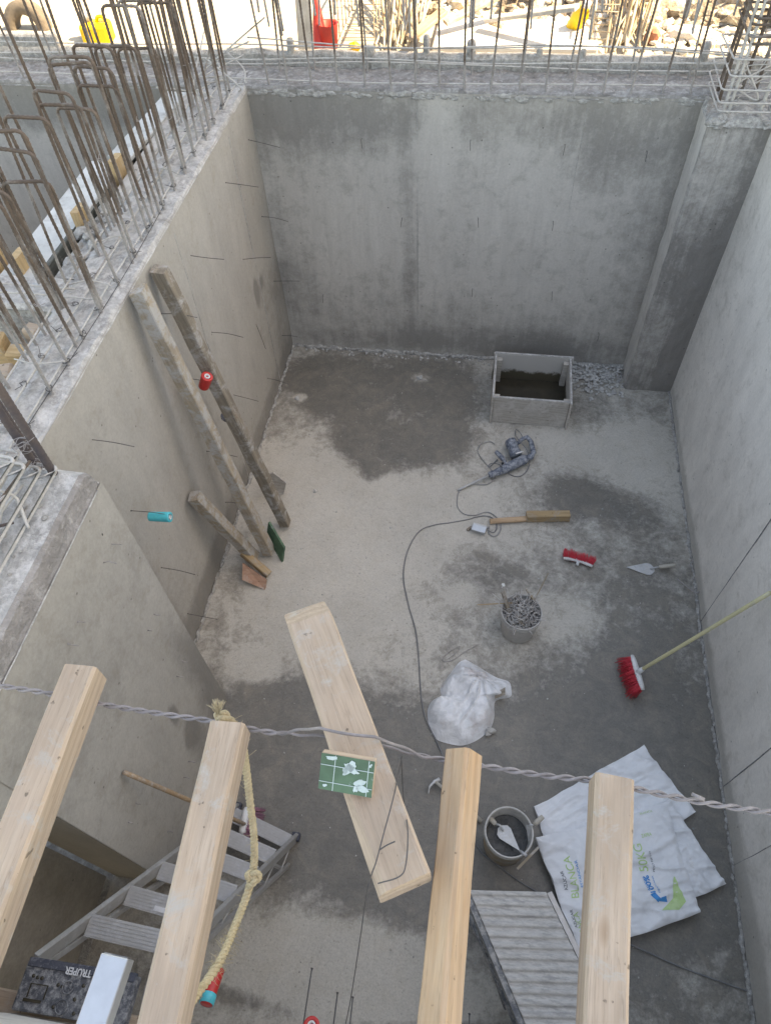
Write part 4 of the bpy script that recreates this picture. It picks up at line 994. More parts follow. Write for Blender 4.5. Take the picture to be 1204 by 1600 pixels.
trowel('trowel', fp(978, 886, .008), fp(1022, 890, .012), fp(1029, 886, .04), fp(1054, 883, .05), 0, 'bricklaying trowel lying on the floor near the right wall', .055)
# leaning broom
bc0 = fp(987, 1024, .13); bc1 = fp(1004, 1078, .13); bm_ = (bc0 + bc1) / 2
top_ = U(1203, 926, X=XR - .03)
br = empty('push_broom', Vector((bm_.x, bm_.y, 0)), 'broom with red bristles and long pale yellow handle leaning on the right wall', 'broom')
ax = (bc1 - bc0).normalized(); hd = (top_ - bm_).normalized(); bd_ = (-hd * .8 + Vector((-.25, -.05, -.35))).normalized(); wv = ax.cross(bd_).normalized()
Rm = Matrix((ax, wv, bd_)).transposed()
mb = MB(); L = (bc1 - bc0).length
mb.tube([bc0 + ax * (L * i / 8) for i in range(9)], [.014, .021, .023, .024, .024, .024, .023, .021, .014], 10)
for v in mb.v:
    d_ = v - bm_; v -= bd_ * d_.dot(bd_) * .35
mb.build('head_block', 'white_pl', br)
mb = MB(); bristles(mb, bc0 + ax * .01, bc1 - ax * .01, bd_, .125, 4, .045, wv, .45, 420, .0024); mb.build('bristles', 'bristle', br)
mb = MB(); s0 = bm_ - bd_ * .01; mb.tube([s0 + (top_ - s0) * i / 10 + Vector((0, 0, .002 * math.sin(i))) for i in range(11)], .0125, 12); mb.build('handle', 'handle_yellow', br)
mb = MB(); mb.tube([s0 - hd * .01, s0 + hd * .05], [.022, .015], 12); mb.build('socket', 'white_pl', br)
# broom leaning on the left thick wall (head by the ladder)
bs = empty('push_broom', fp(385, 1282, 0), 'broom with brown wooden stick and faded pink bristles leaning behind the stepladder', 'broom')
a = U(194, 1207, X=XN + .02); b = fp(382, 1288, .13)
mb = MB(); mb.tube([a.lerp(b, i / 8) for i in range(9)], .0125, 10); mb.build('handle', 'handle_wood', bs)
c0 = fp(386, 1262, .12); c1 = fp(378, 1304, .12)
mb = MB(); mb.tube([c0, c0.lerp(c1, .1), c0.lerp(c1, .9), c1], [.016, .024, .024, .016], 8); mb.build('head_block', 'white_pl', bs)
mb = MB(); bristles(mb, c0, c1, (.75, 0, -.75), .12, 3, .04, (.7, 0, .7), .4, 260); mb.build('bristles', 'bristle_pink', bs)

# scrap bucket
def bucket(name, c, rt, rb, h, mat, label, rim='bucket', lip=.006, cat='bucket', tan=None):
    t = empty(name, c, label, cat, 'plastic mortar buckets')
    prof = [(0, 0), (rb, 0), (rb + .004, .01), (rb + (rt - rb) * .7, h * .7)]
    MB().lathe(prof + [(rt - .002, h - .05)], c, 40).build('bucket_body', tan or mat, t)
    MB().lathe([(rt - .002, h - .05), (rt + .006, h - .047), (rt + .006, h - .04), (rt, h - .038), (rt, h - .026), (rt + .006, h - .024), (rt + .006, h - .018), (rt + .001, h - .015), (rt + .005, h - .004), (rt + .003, h), (rt - .004, h), (rt - .006, h - .02), (rb - .004, .012), (0, .012)], c, 40).build('bucket_rim', rim, t)
    return t
c1 = Vector((.452, 2.50, 0)); hb = .27
bucket('bucket', c1, .142, .120, hb, 'bucket', 'mortar-grey bucket overflowing with scrap wire and sticks')
mb = MB()
for k in range(230):
    a_ = ru(0, 6.28); r_ = .115 * math.sqrt(rnd()); p = c1 + Vector((r_ * math.cos(a_), r_ * math.sin(a_), ru(.16, hb + .02)))
    pts = [p]
    dv = Vector((ru(-1, 1), ru(-1, 1), ru(-.4, .5))).normalized()
    for j in range(4):
        dv = (dv + Vector((ru(-.8, .8), ru(-.8, .8), ru(-.5, .5)))).normalized(); q_ = pts[-1] + dv * ru(.015, .04)
        o_ = Vector((q_.x - c1.x, q_.y - c1.y)); 
        if o_.length > .125: o_ = o_ * .125 / o_.length; q_.x, q_.y = c1.x + o_.x, c1.y + o_.y
        pts.append(q_)
    mb.tube(smooth_path(pts, 2), ru(.0018, .0042), 4)
for k in range(34):
    a_ = ru(0, 6.28); p = c1 + Vector((.04 * math.cos(a_), .04 * math.sin(a_), .2)); dv = Vector((math.cos(a_), math.sin(a_), ru(.5, 1.4))).normalized()
    mb.tube([p, p + dv * ru(.12, .24) + Vector((0, 0, ru(-.01, .01)))], ru(.0015, .003), 4)
mb.build('scrap_wire', 'scrap', kind='stuff', label='tangle of grey scrap wire filling the bucket', category='scrap wire')
mb = MB(); mb.lathe([(0, .15), (.126, .17)], c1, 24); mb.build('scrap_fill', 'mortar', kind='stuff')
for a, b, w_, lab, mt in ((U(785, 925, Z=.38), U(797, 962, Z=.22), .026, 'short flat grey wooden lath standing in the scrap bucket', 'wood_older'), (U(856, 896, Z=.46), U(826, 955, Z=.2), .009, 'long thin pale stick pointing out of the scrap bucket', 'wood_old'),
    (U(822, 920, Z=.36), U(836, 942, Z=.24), .02, 'stubby pale stick at the far rim of the scrap bucket', 'wood_old'), (U(745, 945, Z=.28), U(800, 942, Z=.28), .008, 'thin brown stick poking out left of the scrap bucket', 'wood_brown'), (U(808, 965, Z=.3), U(818, 978, Z=.25), .018, 'short grey wood end near the front rim of the scrap bucket', 'wood_older')):
    timber('wooden_stick', mt, b, a, w_, w_ * .6, label=lab, category='stick', cham=.002, wob=.001, group='sticks in the scrap bucket')
mb = MB(); mb.rock(U(786, 914, Z=.40), .014, (1, 1, .6), 4, 2); top_thing(mb, 'bottle_cap', 'white_pl', 'small white plastic cap at the top of the lath in the scrap bucket', 'cap')

# white bag
outline = [(727, 1028), (748, 1040), (775, 1056), (795, 1063), (799, 1076), (797, 1087), (774, 1094), (772, 1120), (765, 1138), (745, 1155), (722, 1163), (700, 1160), (680, 1152), (670, 1132), (668, 1108), (676, 1092), (689, 1088), (688, 1072), (702, 1052), (716, 1034)]
ol = [fp(x, y, .03) for x, y in outline]
cen = sum(ol, Vector()) / len(ol)
sol = smooth_path(ol + [ol[0]], 6)[:-1]
mb = MB(); nr = 46; nn = len(sol); vs_ = []
gp = fp(752, 1062, .03)
def fold(q_):
    d_ = q_ - gp; a2 = math.atan2(d_.y, d_.x); r2 = d_.length
    return (1 - abs(math.sin(a2 * 5.5 + 2.2 * noise.noise(Vector((q_.x * 6, q_.y * 6, 1))) + r2 * 3))) ** 2 * 1.5 - .4
for i in range(nr + 1):
    t = i / nr
    for k, p in enumerate(sol):
        q_ = cen.lerp(p, t); 
        h_ = .16 * (1 - t ** 3.2) * (.75 + .5 * noise.noise(Vector((q_.x * 5, q_.y * 5, 1))))
        cr = noise.fractal(Vector((q_.x * 9, q_.y * 9, 5)), 1, 2, 3); ridge = (1 - min(1, abs(noise.noise(Vector((q_.x * 8 + q_.y * 4, q_.y * 7, 2)))) * 3.5)) * 1.0 + .7 * (1 - min(1, abs(noise.noise(Vector((q_.x * 15 - q_.y * 9, q_.y * 13, 8)))) * 3.5)) + .4 * (1 - min(1, abs(noise.noise(Vector((q_.x * 31, q_.y * 27, 4)))) * 3.5))
        vs_.append(Vector((q_.x, q_.y, max(.004, h_ + (.012 * cr + .007 * ridge + .016 * fold(q_)) * (1 - t ** 6)))))
fs = [(i * nn + k, i * nn + (k + 1) % nn, (i + 1) * nn + (k + 1) % nn, (i + 1) * nn + k) for i in range(nr) for k in range(nn)]
mb.add(vs_, fs, True)
low = [Vector((v.x, v.y, .002)) for v in vs_[-nn:]]
mb.add(vs_[-nn:] + low + [Vector((cen.x, cen.y, .002))], [(k, nn + k, nn + (k + 1) % nn, (k + 1) % nn) for k in range(nn)] + [(2 * nn, nn + (k + 1) % nn, nn + k) for k in range(nn)], True)
pb = mb.build('plastic_bag', 'bag', label='crumpled whitish plastic bag lying on the floor left of the wire rope', category='bag')
pb['label'] = 'crumpled cloudy white plastic bag full of scraps in the middle of the floor'
mb = MB(); mb.plate([fp(773, 1092, .075), fp(789, 1086, .08), fp(789, 1074, .09), fp(773, 1082, .085)], .002); mb.build('bag_opening', 'wood_older', pb)
mb = MB(); mb.rock(fp(768, 1142, .03), .022, (1.4, 1, .9), 3, 2); mb.rock(fp(762, 1147, .02), .016, (1.4, 1, .9), 6, 2); top_thing(mb, 'crumpled_scrap', 'bucket', 'small crumpled brown scrap poking out by the white plastic bag', 'scrap')
# wire loop
mb = MB(); mb.tube(smooth_path([fp(745, 1008, .006), fp(727, 1018, .006), fp(710, 1030, .01), (fp(697, 1034, .008)), fp(691, 1030, .008), fp(700, 1020, .01), fp(718, 1010, .008), fp(712, 1020, .006), fp(700, 1030, .006)], 5), .0022, 5)
top_thing(mb, 'wire_scrap', 'wire_light', 'thin looped wire scrap lying above the plastic bag', 'wire')

# mortar bucket with tools
rim_c = U(795, 1300, Z=.34); c2 = Vector((rim_c.x, rim_c.y, 0))
bucket('bucket', c2, .137, .120, .34, 'bucket_white', 'white-rimmed tan bucket of dark wet mortar beside the white sacks', 'bucket_white', tan='bucket_tan')
mb = MB(); mb.grid(lambda u, v: Vector((c2.x + .122 * v * math.cos(u * 6.2832), c2.y + .122 * v * math.sin(u * 6.2832), .22 + .02 * noise.noise(Vector((v * 3 * math.cos(u * 6.28), v * 3 * math.sin(u * 6.28), 2))))), 32, 10)
mb.build('wet_mortar', 'mortar', kind='stuff', label='dark wet mortar inside the bucket', category='mortar')
trowel('trowel', U(812, 1330, Z=.27), U(780, 1292, Z=.26), U(774, 1288, Z=.27), U(764, 1277, Z=.28), 0, 'bricklaying trowel lying on the mortar in the bucket', .045)
fl_ = empty('hand_float', U(835, 1305, Z=.25), 'small steel float hooked over the rim of the mortar bucket', 'float')
MB().plate([U(822, 1290, Z=.33), U(829, 1290, Z=.345), U(832, 1312, Z=.27), U(825, 1314, Z=.26)], .004).build('blade', 'steel', fl_)
mb = MB(); mb.tube([U(826, 1290, Z=.35), U(834, 1289, Z=.36)], .005, 8); mb.build('tang', 'steel', fl_)
mb = MB(); mb.tube([U(834, 1289, Z=.36), U(838, 1285, Z=.37), U(848, 1276, Z=.38)], [.012, .016, .013], 12); mb.build('handle', 'grip', fl_)
timber('wooden_stick', 'wood_old', U(808, 1358, Z=.3), U(841, 1324, Z=.37), .014, .008, label='thin pale stick lying across the front rim of the mortar bucket', category='stick', cham=.001, wob=.001)
mb = MB(); mb.tube([U(812, 1330, Z=.33), U(822, 1337, Z=.36)], [.008, .010], 8); top_thing(mb, 'bolt', 'steel', 'bright metal bolt at the lower rim of the mortar bucket', 'bolt')
# claw hammer
ch = empty('claw_hammer', fp(677, 1228, 0), 'claw hammer on the floor, its claw showing left of the orange beam', 'hammer')
mb = MB(); mb.tube(smooth_path([fp(669, 1240, .05), fp(671, 1230, .055), fp(678, 1222, .05), fp(686, 1218, .04)], 4), [.003] * 4 + [.008] * 4 + [.012] * 4 + [.014], 8); mb.build('hammer_head', 'steel', ch)
mb = MB(); mb.tube([fp(679, 1221, .05), fp(752, 1284, .02)], [.010, .015], 10); mb.build('handle', 'grip', ch)

# white sacks
def sack(name, corners, z0, th, label, seed, nu=80, nv=80, drop=0.0):
    cs = [Vector(c) for c in corners]
    def P(u, v, top=True):
        a_ = cs[0].lerp(cs[1], u); b_ = cs[3].lerp(cs[2], u); q_ = a_.lerp(b_, v)
        e = min(u, 1 - u, v, 1 - v)
        q_ = q_ + Vector((noise.noise(Vector((u * 4, v * 4, seed))), noise.noise(Vector((u * 4, v * 4, seed + 5))), 0)) * .014
        h_ = th * min(1, e * 9) ** .5
        cr = noise.fractal(Vector((u * 5, v * 5, seed)), 1, 2, 4) * .014
        rd = (1 - min(1, abs(noise.noise(Vector((u * 3 + v * 1.2, v * 5 - u * 2, seed + 2)))) * 4)) * .016
        rd2 = (1 - min(1, abs(noise.noise(Vector((u * 7 - v * 2, v * 2.2, seed + 12)))) * 5)) * .006
        rd += (1 - min(1, abs(noise.noise(Vector((u * 6 + v * 7, v * 6 - u * 5, seed + 31)))) * 6)) * .004
        q_.z = z0 + h_ + cr + rd + rd2 + .003
        return q_
    mb_ = MB(); mb_.grid(P, nu, nv)
    mb_.grid(lambda u, v: Vector((P(u, v).x, P(u, v).y, max(.002, z0 - .012))), 12, 12)
    # rim joining top and underside
    loop = [(i / nu, 0) for i in range(nu)] + [(1, i / nv) for i in range(nv)] + [(1 - i / nu, 1) for i in range(nu)] + [(0, 1 - i / nv) for i in range(nv)]
    vt = [P(u, v) for u, v in loop]; vb = [Vector((p.x, p.y, max(.002, z0 - .012))) for p in vt]; n_ = len(vt)
    mb_.add(vt + vb, [(i, i + n_, (i + 1) % n_ + n_, (i + 1) % n_) for i in range(n_)], True)
    return mb_.build(name, 'sack', label=label, category='sack', group='empty white woven sacks'), P
def sp_(x, y, z): return U(x, y, Z=z)
sack('woven_sack', [sp_(833, 1262, .01), sp_(1004, 1166, .01), sp_(1085, 1270, .01), sp_(880, 1400, .01)], .012, .014, 'blank white woven sack pointing up towards the back, under the others', 3)
sack('woven_sack', [sp_(905, 1305, .04), sp_(1045, 1250, .04), sp_(1133, 1382, .04), sp_(985, 1450, .04)], .042, .012, 'white woven sack with a muddy smear whose corner reaches nearest the right wall', 11)
sB, PB = sack('woven_sack', [sp_(836, 1310, .08), sp_(1040, 1262, .08), sp_(1093, 1426, .08), sp_(907, 1495, .08)], .074, .012, 'topmost white sugar sack printed with green and black letters', 23)
# print on the sack
def sack_pt(u, v, dz=.004): 
    p = PB(u, v); return p + Vector((0, 0, dz))
def inv_uv(px, py):
    best = None
    for i in range(41):
        for j in range(41):
            p = PB(i / 40, j / 40); t = U(px, py, Z=p.z); d_ = (p - t).length
            if best is None or d_ < best[0]: best = (d_, i / 40, j / 40)
    return best[1], best[2]
def text_on(txt, p0, p1, size_ratio, mat, name='printed_text', parent=sB, flip=False, conform=None, bold=0):
    """text whose baseline runs from p0 to p1, lying on the surface"""
    cu = bpy.data.curves.new('t', 'FONT'); cu.body = txt; cu.size = 1; cu.offset = bold; cu.extrude = 0.0
    to = bpy.data.objects.new('t', cu); COL.objects.link(to)
    bpy.context.view_layer.update()
    me = bpy.data.meshes.new_from_object(to.evaluated_get(bpy.context.evaluated_depsgraph_get()))
    bpy.data.objects.remove(to)
    bm = bmesh.new(); bm.from_mesh(me); bmesh.ops.triangulate(bm, faces=bm.faces); bmesh.ops.subdivide_edges(bm, edges=[e for e in bm.edges if e.calc_length() > .25], cuts=1); bmesh.ops.triangulate(bm, faces=bm.faces)
    xs = [v.co.x for v in bm.verts]; wdt = max(xs) - min(xs); mn = min(xs)
    p0 = Vector(p0); p1 = Vector(p1); ax_ = (p1 - p0).normalized(); L = (p1 - p0).length; sc = L / wdt
    nz = conform if isinstance(conform, Vector) else Vector((0, 0, 1)); up_ = nz.cross(ax_).normalized()
    mb_ = MB(); vs_ = []
    for v in bm.verts:
        q_ = p0 + ax_ * ((v.co.x - mn) * sc) + up_ * (v.co.y * sc * size_ratio)
        if conform == 'sack': q_ = on_sack(q_)
        vs_.append(q_)
    mb_.add(vs_, [[v.index for v in f.verts] for f in bm.faces]); bm.free(); bpy.data.meshes.remove(me)
    return mb_.build(name, mat, parent)
CS = [sp_(836, 1310, .08), sp_(1040, 1262, .08), sp_(1093, 1426, .08), sp_(907, 1495, .08)]
def on_sack(q_):
    # solve the bilinear patch for u, v (two Newton-like sweeps), then lift onto the surface
    u = v = .5
    for _ in range(8):
        a_ = CS[0].lerp(CS[1], u); b_ = CS[3].lerp(CS[2], u); p = a_.lerp(b_, v)
        du = (CS[1] - CS[0]).lerp(CS[2] - CS[3], v); dv_ = b_ - a_; e = q_ - p
        det = du.x * dv_.y - du.y * dv_.x
        u += (e.x * dv_.y - e.y * dv_.x) / det; v += (du.x * e.y - du.y * e.x) / det
    p = PB(max(0, min(1, u)), max(0, min(1, v))); return Vector((p.x, p.y, p.z + .0025))
def S(px, py): return U(px, py, Z=.09)
text_on('AZÚCAR', S(886, 1392), S(876, 1361), 1.0, 'black_ink', conform='sack')
text_on('BLANCA', S(905, 1404), S(889, 1338), 1.1, 'green_ink', conform='sack', bold=.004)
text_on('ESTÁNDAR', S(910, 1388), S(899, 1345), .8, 'blue_ink', conform='sack')
text_on('AZÚCAR', S(902, 1450), S(895, 1422), 1.0, 'black_ink', conform='sack')
text_on('BLANCA', S(917, 1470), S(903, 1425), 1.1, 'green_ink', conform='sack', bold=.004)
text_on('50KG', S(1014, 1362), S(1000, 1318), 1.1, 'green_ink', conform='sack', bold=.004)
text_on('PESO NETO', S(1024, 1362), S(1014, 1330), .7, 'black_ink', conform='sack')
text_on('BLANCA', S(1000, 1275), S(1018, 1272), 1.0, 'green_ink', conform='sack')
text_on('ZAFRA', S(1002, 1310), S(1018, 1307), 1.2, 'green_ink', conform='sack', bold=.01)
text_on('AZÚCAR', S(1015, 1392), S(1008, 1370), 1.0, 'blue_ink', conform='sack', bold=.01)
text_on('100%', S(1023, 1394), S(1014, 1368), 1.0, 'blue_ink', conform='sack', bold=.03)
text_on('MEXICANA', S(1031, 1395), S(1022, 1368), .8, 'blue_ink', conform='sack')
def patch(pts_px, mat, name, n=8):
    P_ = [S(*p) for p in pts_px]; mb_ = MB()
    mb_.grid(lambda u, v: on_sack(P_[0].lerp(P_[1], u).lerp(P_[3].lerp(P_[2], u), v)), n, n); return mb_.build(name, mat, sB)
patch([(1014, 1398), (1022, 1394), (1031, 1408), (1025, 1411)], 'blue_ink', 'blue_logo')
patch([(1030, 1404), (1038, 1402), (1040, 1412), (1028, 1410)], 'blue_ink', 'blue_logo')
patch([(1053, 1372), (1055, 1372), (1070, 1411), (1050, 1406)], 'green_ink', 'green_swoosh')
patch([(1050, 1406), (1070, 1411), (1058, 1424), (1030, 1425)], 'green_ink', 'green_swoosh')

# ribbed work platform
wp = empty('work_platform', (.5, .3, 0), 'dusty ribbed metal work platform with dark side frame at the bottom', 'platform')
zp = .5
pA, pB = U(733, 1391, Z=zp), U(852, 1394, Z=zp); ev = (pB - pA); ev.z = 0; wd = ev.length; ev.normalize()
lv = (U(905, 1505, Z=zp) - pB); lv.z = 0; lv.normalize(); LP = .95
pA.z = pB.z = zp
def deck(u, v):
    s_ = v * LP; rib = math.sin(s_ * 2 * math.pi / .052); rib = max(-.6, min(.8, rib * 1.6))
    return pA + ev * (wd * u) + lv * s_ + Vector((0, 0, .008 * rib + .003 * noise.noise(Vector((u * 5, s_ * 9, 0)))))
mb = MB(); mb.grid(deck, 10, 190); mb.build('ribbed_deck', 'alu_dusty', wp)
def rail(mb_, a_, b_, w1=.03, h1=.05):
    a_, b_ = Vector(a_), Vector(b_); d_ = (b_ - a_); R = Matrix((d_.normalized(), Vector((0, 0, 1)).cross(d_.normalized()).normalized() if abs(d_.normalized().z) < .95 else Vector((0, 1, 0)), Vector((0, 0, 1)))).transposed()
    x_ = d_.normalized(); y_ = Vector((0, 0, 1)).cross(x_).normalized() if abs(x_.z) < .95 else Vector((0, 1, 0)); z_ = x_.cross(y_)
    R = Matrix((x_, y_, z_)).transposed(); mb_.box((a_ + b_) / 2, (d_.length, w1, h1), R)
for s0_, nm in ((0, 'side_frame'), (wd, 'side_frame')):
    o0 = pA + ev * (s0_ + (-.02 if s0_ == 0 else .02)); mb = MB()
    rail(mb, o0 + Vector((0, 0, -.04)), o0 + lv * LP + Vector((0, 0, -.04)), .03, .075)
    rail(mb, o0 + lv * .02 + Vector((0, 0, -.30)), o0 + lv * LP + Vector((0, 0, -.30)), .02, .03)
    rail(mb, o0 + lv * .05 + Vector((0, 0, -.08)), o0 + lv * .55 + Vector((0, 0, -.46)), .012, .03)
    rail(mb, o0 + lv * .55 + Vector((0, .0, -.08)), o0 + lv * .10 + Vector((0, 0, -.46)), .012, .03)
    mb.build(nm, 'steel_dark' if s0_ == 0 else 'alu', wp, bevel=.002)
    for k in (.06, LP - .06):
        mb = MB(); mb.tube([o0 + lv * k + Vector((0, 0, -.08)), Vector((0, 0, 0)) + (o0 + lv * k) * 1 - Vector((0, 0, zp - .002))], .016, 10); mb.build('leg', 'steel_dark', wp)

# stepladder
ld = empty('stepladder', fp(420, 1290, 0), 'folded aluminium stepladder with dark blue-black top cap leaning beside the doorway', 'stepladder')
cL, cR = U(22, 1572, Z=1.62), U(232, 1600, Z=1.62)
fR = fp(463, 1309, .01); fL = fp(372, 1262, .01)
tL = U(52, 1505, Z=1.62); tR = U(232, 1537, Z=1.60)
def chan(mb_, a_, b_, wx_, hx_, nrm_):
    a_, b_ = Vector(a_), Vector(b_); x_ = (b_ - a_).normalized(); z_ = Vector(nrm_); z_ = (z_ - x_ * z_.dot(x_)).normalized(); y_ = z_.cross(x_)
    R = Matrix((x_, y_, z_)).transposed(); mb_.box((a_ + b_) / 2, ((b_ - a_).length, wx_, hx_), R)
side = (fR - fL).normalized(); updir = ((tL + tR) / 2 - (fL + fR) / 2).normalized(); fn_ = side.cross(updir).normalized()
if fn_.z < 0: fn_ = -fn_
for a_, b_ in ((fL, tL), (fR, tR)):
    mb = MB(); chan(mb, a_, b_, .022, .07, fn_); mb.build('side_rail', 'alu', ld, bevel=.003)
    MB().box(a_ + Vector((0, 0, .02)), (.05, .05, .04)).build('foot', 'cap_band', ld, bevel=.004)
for k in range(6):
    t = .06 + k * .155
    a_, b_ = fL.lerp(tL, t), fR.lerp(tR, t); mb = MB(); x_ = (b_ - a_).normalized(); tread_n = Vector((0, 0, 1)); y_ = tread_n.cross(x_).normalized(); R = Matrix((x_, y_, x_.cross(y_))).transposed()
    L_ = (b_ - a_).length - .03; c_ = (a_ + b_) / 2
    mb.box(c_, (L_, .085, .004), R); mb.box(c_ + R @ Vector((0, -.04, -.018)), (L_, .004, .034), R); mb.box(c_ + R @ Vector((0, .04, -.012)), (L_, .004, .022), R)
    for j in range(6): mb.box(c_ + R @ Vector((0, -.034 + j * .0136, .0035)), (L_ * .99, .004, .0022), R)
    mb.build('tread', 'alu', ld)
    if k == 4:
        MB().box(c_ + R @ Vector((.02, -.02, .0062)), (.16, .022, .001), R).build('sticker', 'letter_white', ld)
        MB().box(c_ + R @ Vector((.085, -.02, .0074)), (.035, .016, .001), R).build('sticker', 'red', ld)
back = -fn_
bo = Vector((.0, -.115, -.0))
rR = fp(450, 1353, .01); rL = fL + (rR - fR)
for a_, b_ in ((rL, tL + back * .05), (rR, tR + back * .05)):
    mb = MB(); chan(mb, a_, b_, .018, .035, fn_); mb.build('rear_rail', 'alu', ld, bevel=.002)
for t in (.05, .22, .39, .56, .73):
    a_, b_ = rL.lerp(tL + back * .05, t), rR.lerp(tR + back * .05, t); mb = MB(); chan(mb, a_, b_, .03, .012, fn_); mb.build('rear_brace', 'alu', ld)
    mb = MB(); a_, b_ = fR.lerp(tR, t - .03 if t > .1 else t), rR.lerp(tR + back * .05, t + .04); mb.tube([a_, b_], .005, 6); mb.build('spreader', 'alu', ld)
# moulded top cap
K = [U(44, 1499, Z=1.66), U(215, 1526, Z=1.66), U(190, 1616, Z=1.66), U(14, 1578, Z=1.66)]
kx = (K[1] - K[0]).normalized(); ky = (K[3] - K[0]); ky = (ky - kx * ky.dot(kx)).normalized(); kz = ky.cross(kx); 
if kz.z < 0: kz = -kz
W_ = (K[1] - K[0]).length; D_ = (K[3] - K[0]).length; RK = Matrix((kx, ky, kx.cross(ky))).transposed(); cK = K[0] + kx * W_ / 2 + ky * D_ / 2
cap = MB().box(cK - Vector((0, 0, .03)), (W_, D_, .055), RK).build('top_cap', 'cap_black', ld, bevel=.008, segs=2)
MB().box(K[0] + kx * W_ / 2 + ky * .006 + Vector((0, 0, -.012)), (W_ * .97, .03, .030), RK).build('cap_band', 'cap_band', cap, bevel=.003)
mb = MB()
for u, v in ((.10, .30), (.14, .32), (.18, .32), (.34, .40), (.38, .42), (.56, .34), (.52, .62), (.36, .82), (.55, .88)):
    mb.lathe([(0, .001), (.0065, .001), (.0065, -.004)], K[0] + kx * W_ * u + ky * D_ * v, 12)
mb.build('cap_hole', 'water', cap)
mb = MB()
def ring_on(u, v, r): mb.tube([K[0] + kx * (W_ * u + r * math.cos(a_ * .314)) + ky * (D_ * v + r * math.sin(a_ * .314)) + Vector((0, 0, .001)) for a_ in range(21)], .0025, 5)
ring_on(.43, .42, .02); ring_on(.43, .80, .022); ring_on(.78, .62, .045)
mb.build('cap_rib', 'cap_black', cap)
mb = MB()
for (u0, u1, v0, v1) in ((.10, .26, .44, .46), (.08, .24, .74, .80), (.10, .11, .46, .72), (.25, .26, .46, .72)):
    mb.plate([K[0] + kx * W_ * a_ + ky * D_ * b_ + Vector((0, 0, .002)) for a_, b_ in ((u0, v0), (u0, v1), (u1, v1), (u1, v0))], .003)
mb.build('cap_slot', 'water', cap)
tp = K[0] + ky * .001 + Vector((0, 0, .0045))
text_on('TRUPER', tp + kx * W_ * .60 + ky * .004, tp + kx * W_ * .36 + ky * .004, 1.1, 'letter_white', 'cap_lettering', cap, conform=Vector((0, 0, 1)), bold=.03)

# ================================================================ FOREGROUND TIMBER
zb = 3.10
def beam(pl_far, pr_far, pl_near, width, height, mat, label, roll=0, cut=0, zc=zb, L=2.1, shift=0):
    a_ = U(*pl_far, Z=zc); n_ = U(*pl_near, Z=zc); d_ = (n_ - a_).normalized(); s_ = Vector((-d_.y, d_.x, 0))
    if s_.x < 0: s_ = -s_
    c_ = a_ + s_ * (width / 2 + shift) - Vector((0, 0, height / 2))
    return timber('wooden_beam', mat, c_, c_ + d_ * L, width, height, (0, 0, 1), roll=roll, cut0=cut, cham=.007, wob=.003, wane=.006, label=label, category='beam', group='new pine beams reaching over the pit')
beam((100, 1037), (162, 1058), (-60, 1424), .086, .086, 'wood_new', 'leftmost pine beam of the foreground, two pale grey spots on its top')
beam((328, 1125), (385, 1135), (213, 1600), .083, .088, 'wood_new', 'pine beam with rope tied round its end, over the stepladder')
beam((700, 1166), (752, 1166), (655, 1600), .066, .070, 'wood_orange', 'orange streaked pine beam, turned on edge, right of the diagonal timber', roll=math.radians(36), shift=.005)
beam((931, 1206), (990, 1215), (912, 1600), .084, .090, 'wood_new', 'rightmost pine beam of the foreground, over the white sacks')
p0 = U(600, 1392, Z=3.05); 
a_ = U(478, 958, Z=3.06); b_ = U(633, 1388, Z=3.09)
dt = timber('wooden_beam', 'wood_new', b_, a_, .118, .075, (0, 0, 1), cut1=-.085, cut0=.004, cham=.006, wob=.006, wane=.03, label='wide diagonal pine timber hanging in the twisted wire with green board on it', category='beam', roll=math.radians(0))
# green block nailed on the diagonal timber
c_ = U(543, 1208, Z=3.15); nrm_ = Vector((-.05, -.62, .78)).normalized(); xx = Vector((1, -.02, 0)); xx = (xx - nrm_ * xx.dot(nrm_)).normalized(); yy = nrm_.cross(xx)
R = Matrix((xx, yy, nrm_)).transposed()
gb = empty('green_board', c_, 'short green filmed board with pale blotches lying across the diagonal timber', 'board')
MB().box(c_, (.122, .082, .022), R).build('board_core', 'wood_new', gb, bevel=.002)
MB().box(c_ + R @ Vector((0, 0, .0125)), (.121, .081, .002), R).build('green_face', 'green', gb)
mb = MB()
for x in (-.028, .048): mb.box(c_ + R @ Vector((x, 0, .0140)), (.0016, .08, .0006), R)
for y in (-.022, .016): mb.box(c_ + R @ Vector((0, y, .0144)), (.12, .0015, .0006), R)
mb.build('pale_line', 'pale_line', gb)
mb = MB()
def splat(pts): 
    n_ = len(pts); mb.add([c_ + R @ Vector((x, y, .0150)) for x, y in pts], [tuple(range(n_))])
def arm(x, y, a_, L_, w__): 
    ca, sa = math.cos(a_), math.sin(a_); splat([(x + ca * L_ - sa * w__ * .4, y + sa * L_ + ca * w__ * .4), (x - sa * w__, y + ca * w__), (x + sa * w__, y - ca * w__), (x + ca * L_ + sa * w__ * .4, y + sa * L_ - ca * w__ * .4)])
def blot(x, y, r_, seed_, el=1.0, rot_=0):
    P_ = []
    for k in range(14):
        a_ = k / 14 * 2 * math.pi; rr = r_ * (1 + .55 * noise.noise(Vector((math.cos(a_) * 1.6, math.sin(a_) * 1.6, seed_)))); u_, v_ = rr * math.cos(a_) * el, rr * math.sin(a_)
        P_.append((x + u_ * math.cos(rot_) - v_ * math.sin(rot_), y + u_ * math.sin(rot_) + v_ * math.cos(rot_)))
    global mb
    mb = MB(); splat(P_); mb.build('pale_blotch', 'pale_line', gb)
blot(.006, .018, .009, 1, 2.3, .9); blot(.010, .016, .007, 2, 2.6, -.5); blot(-.004, .010, .005, 3, 1.6, 1.9); blot(.030, -.012, .008, 4, 1.7, .4)
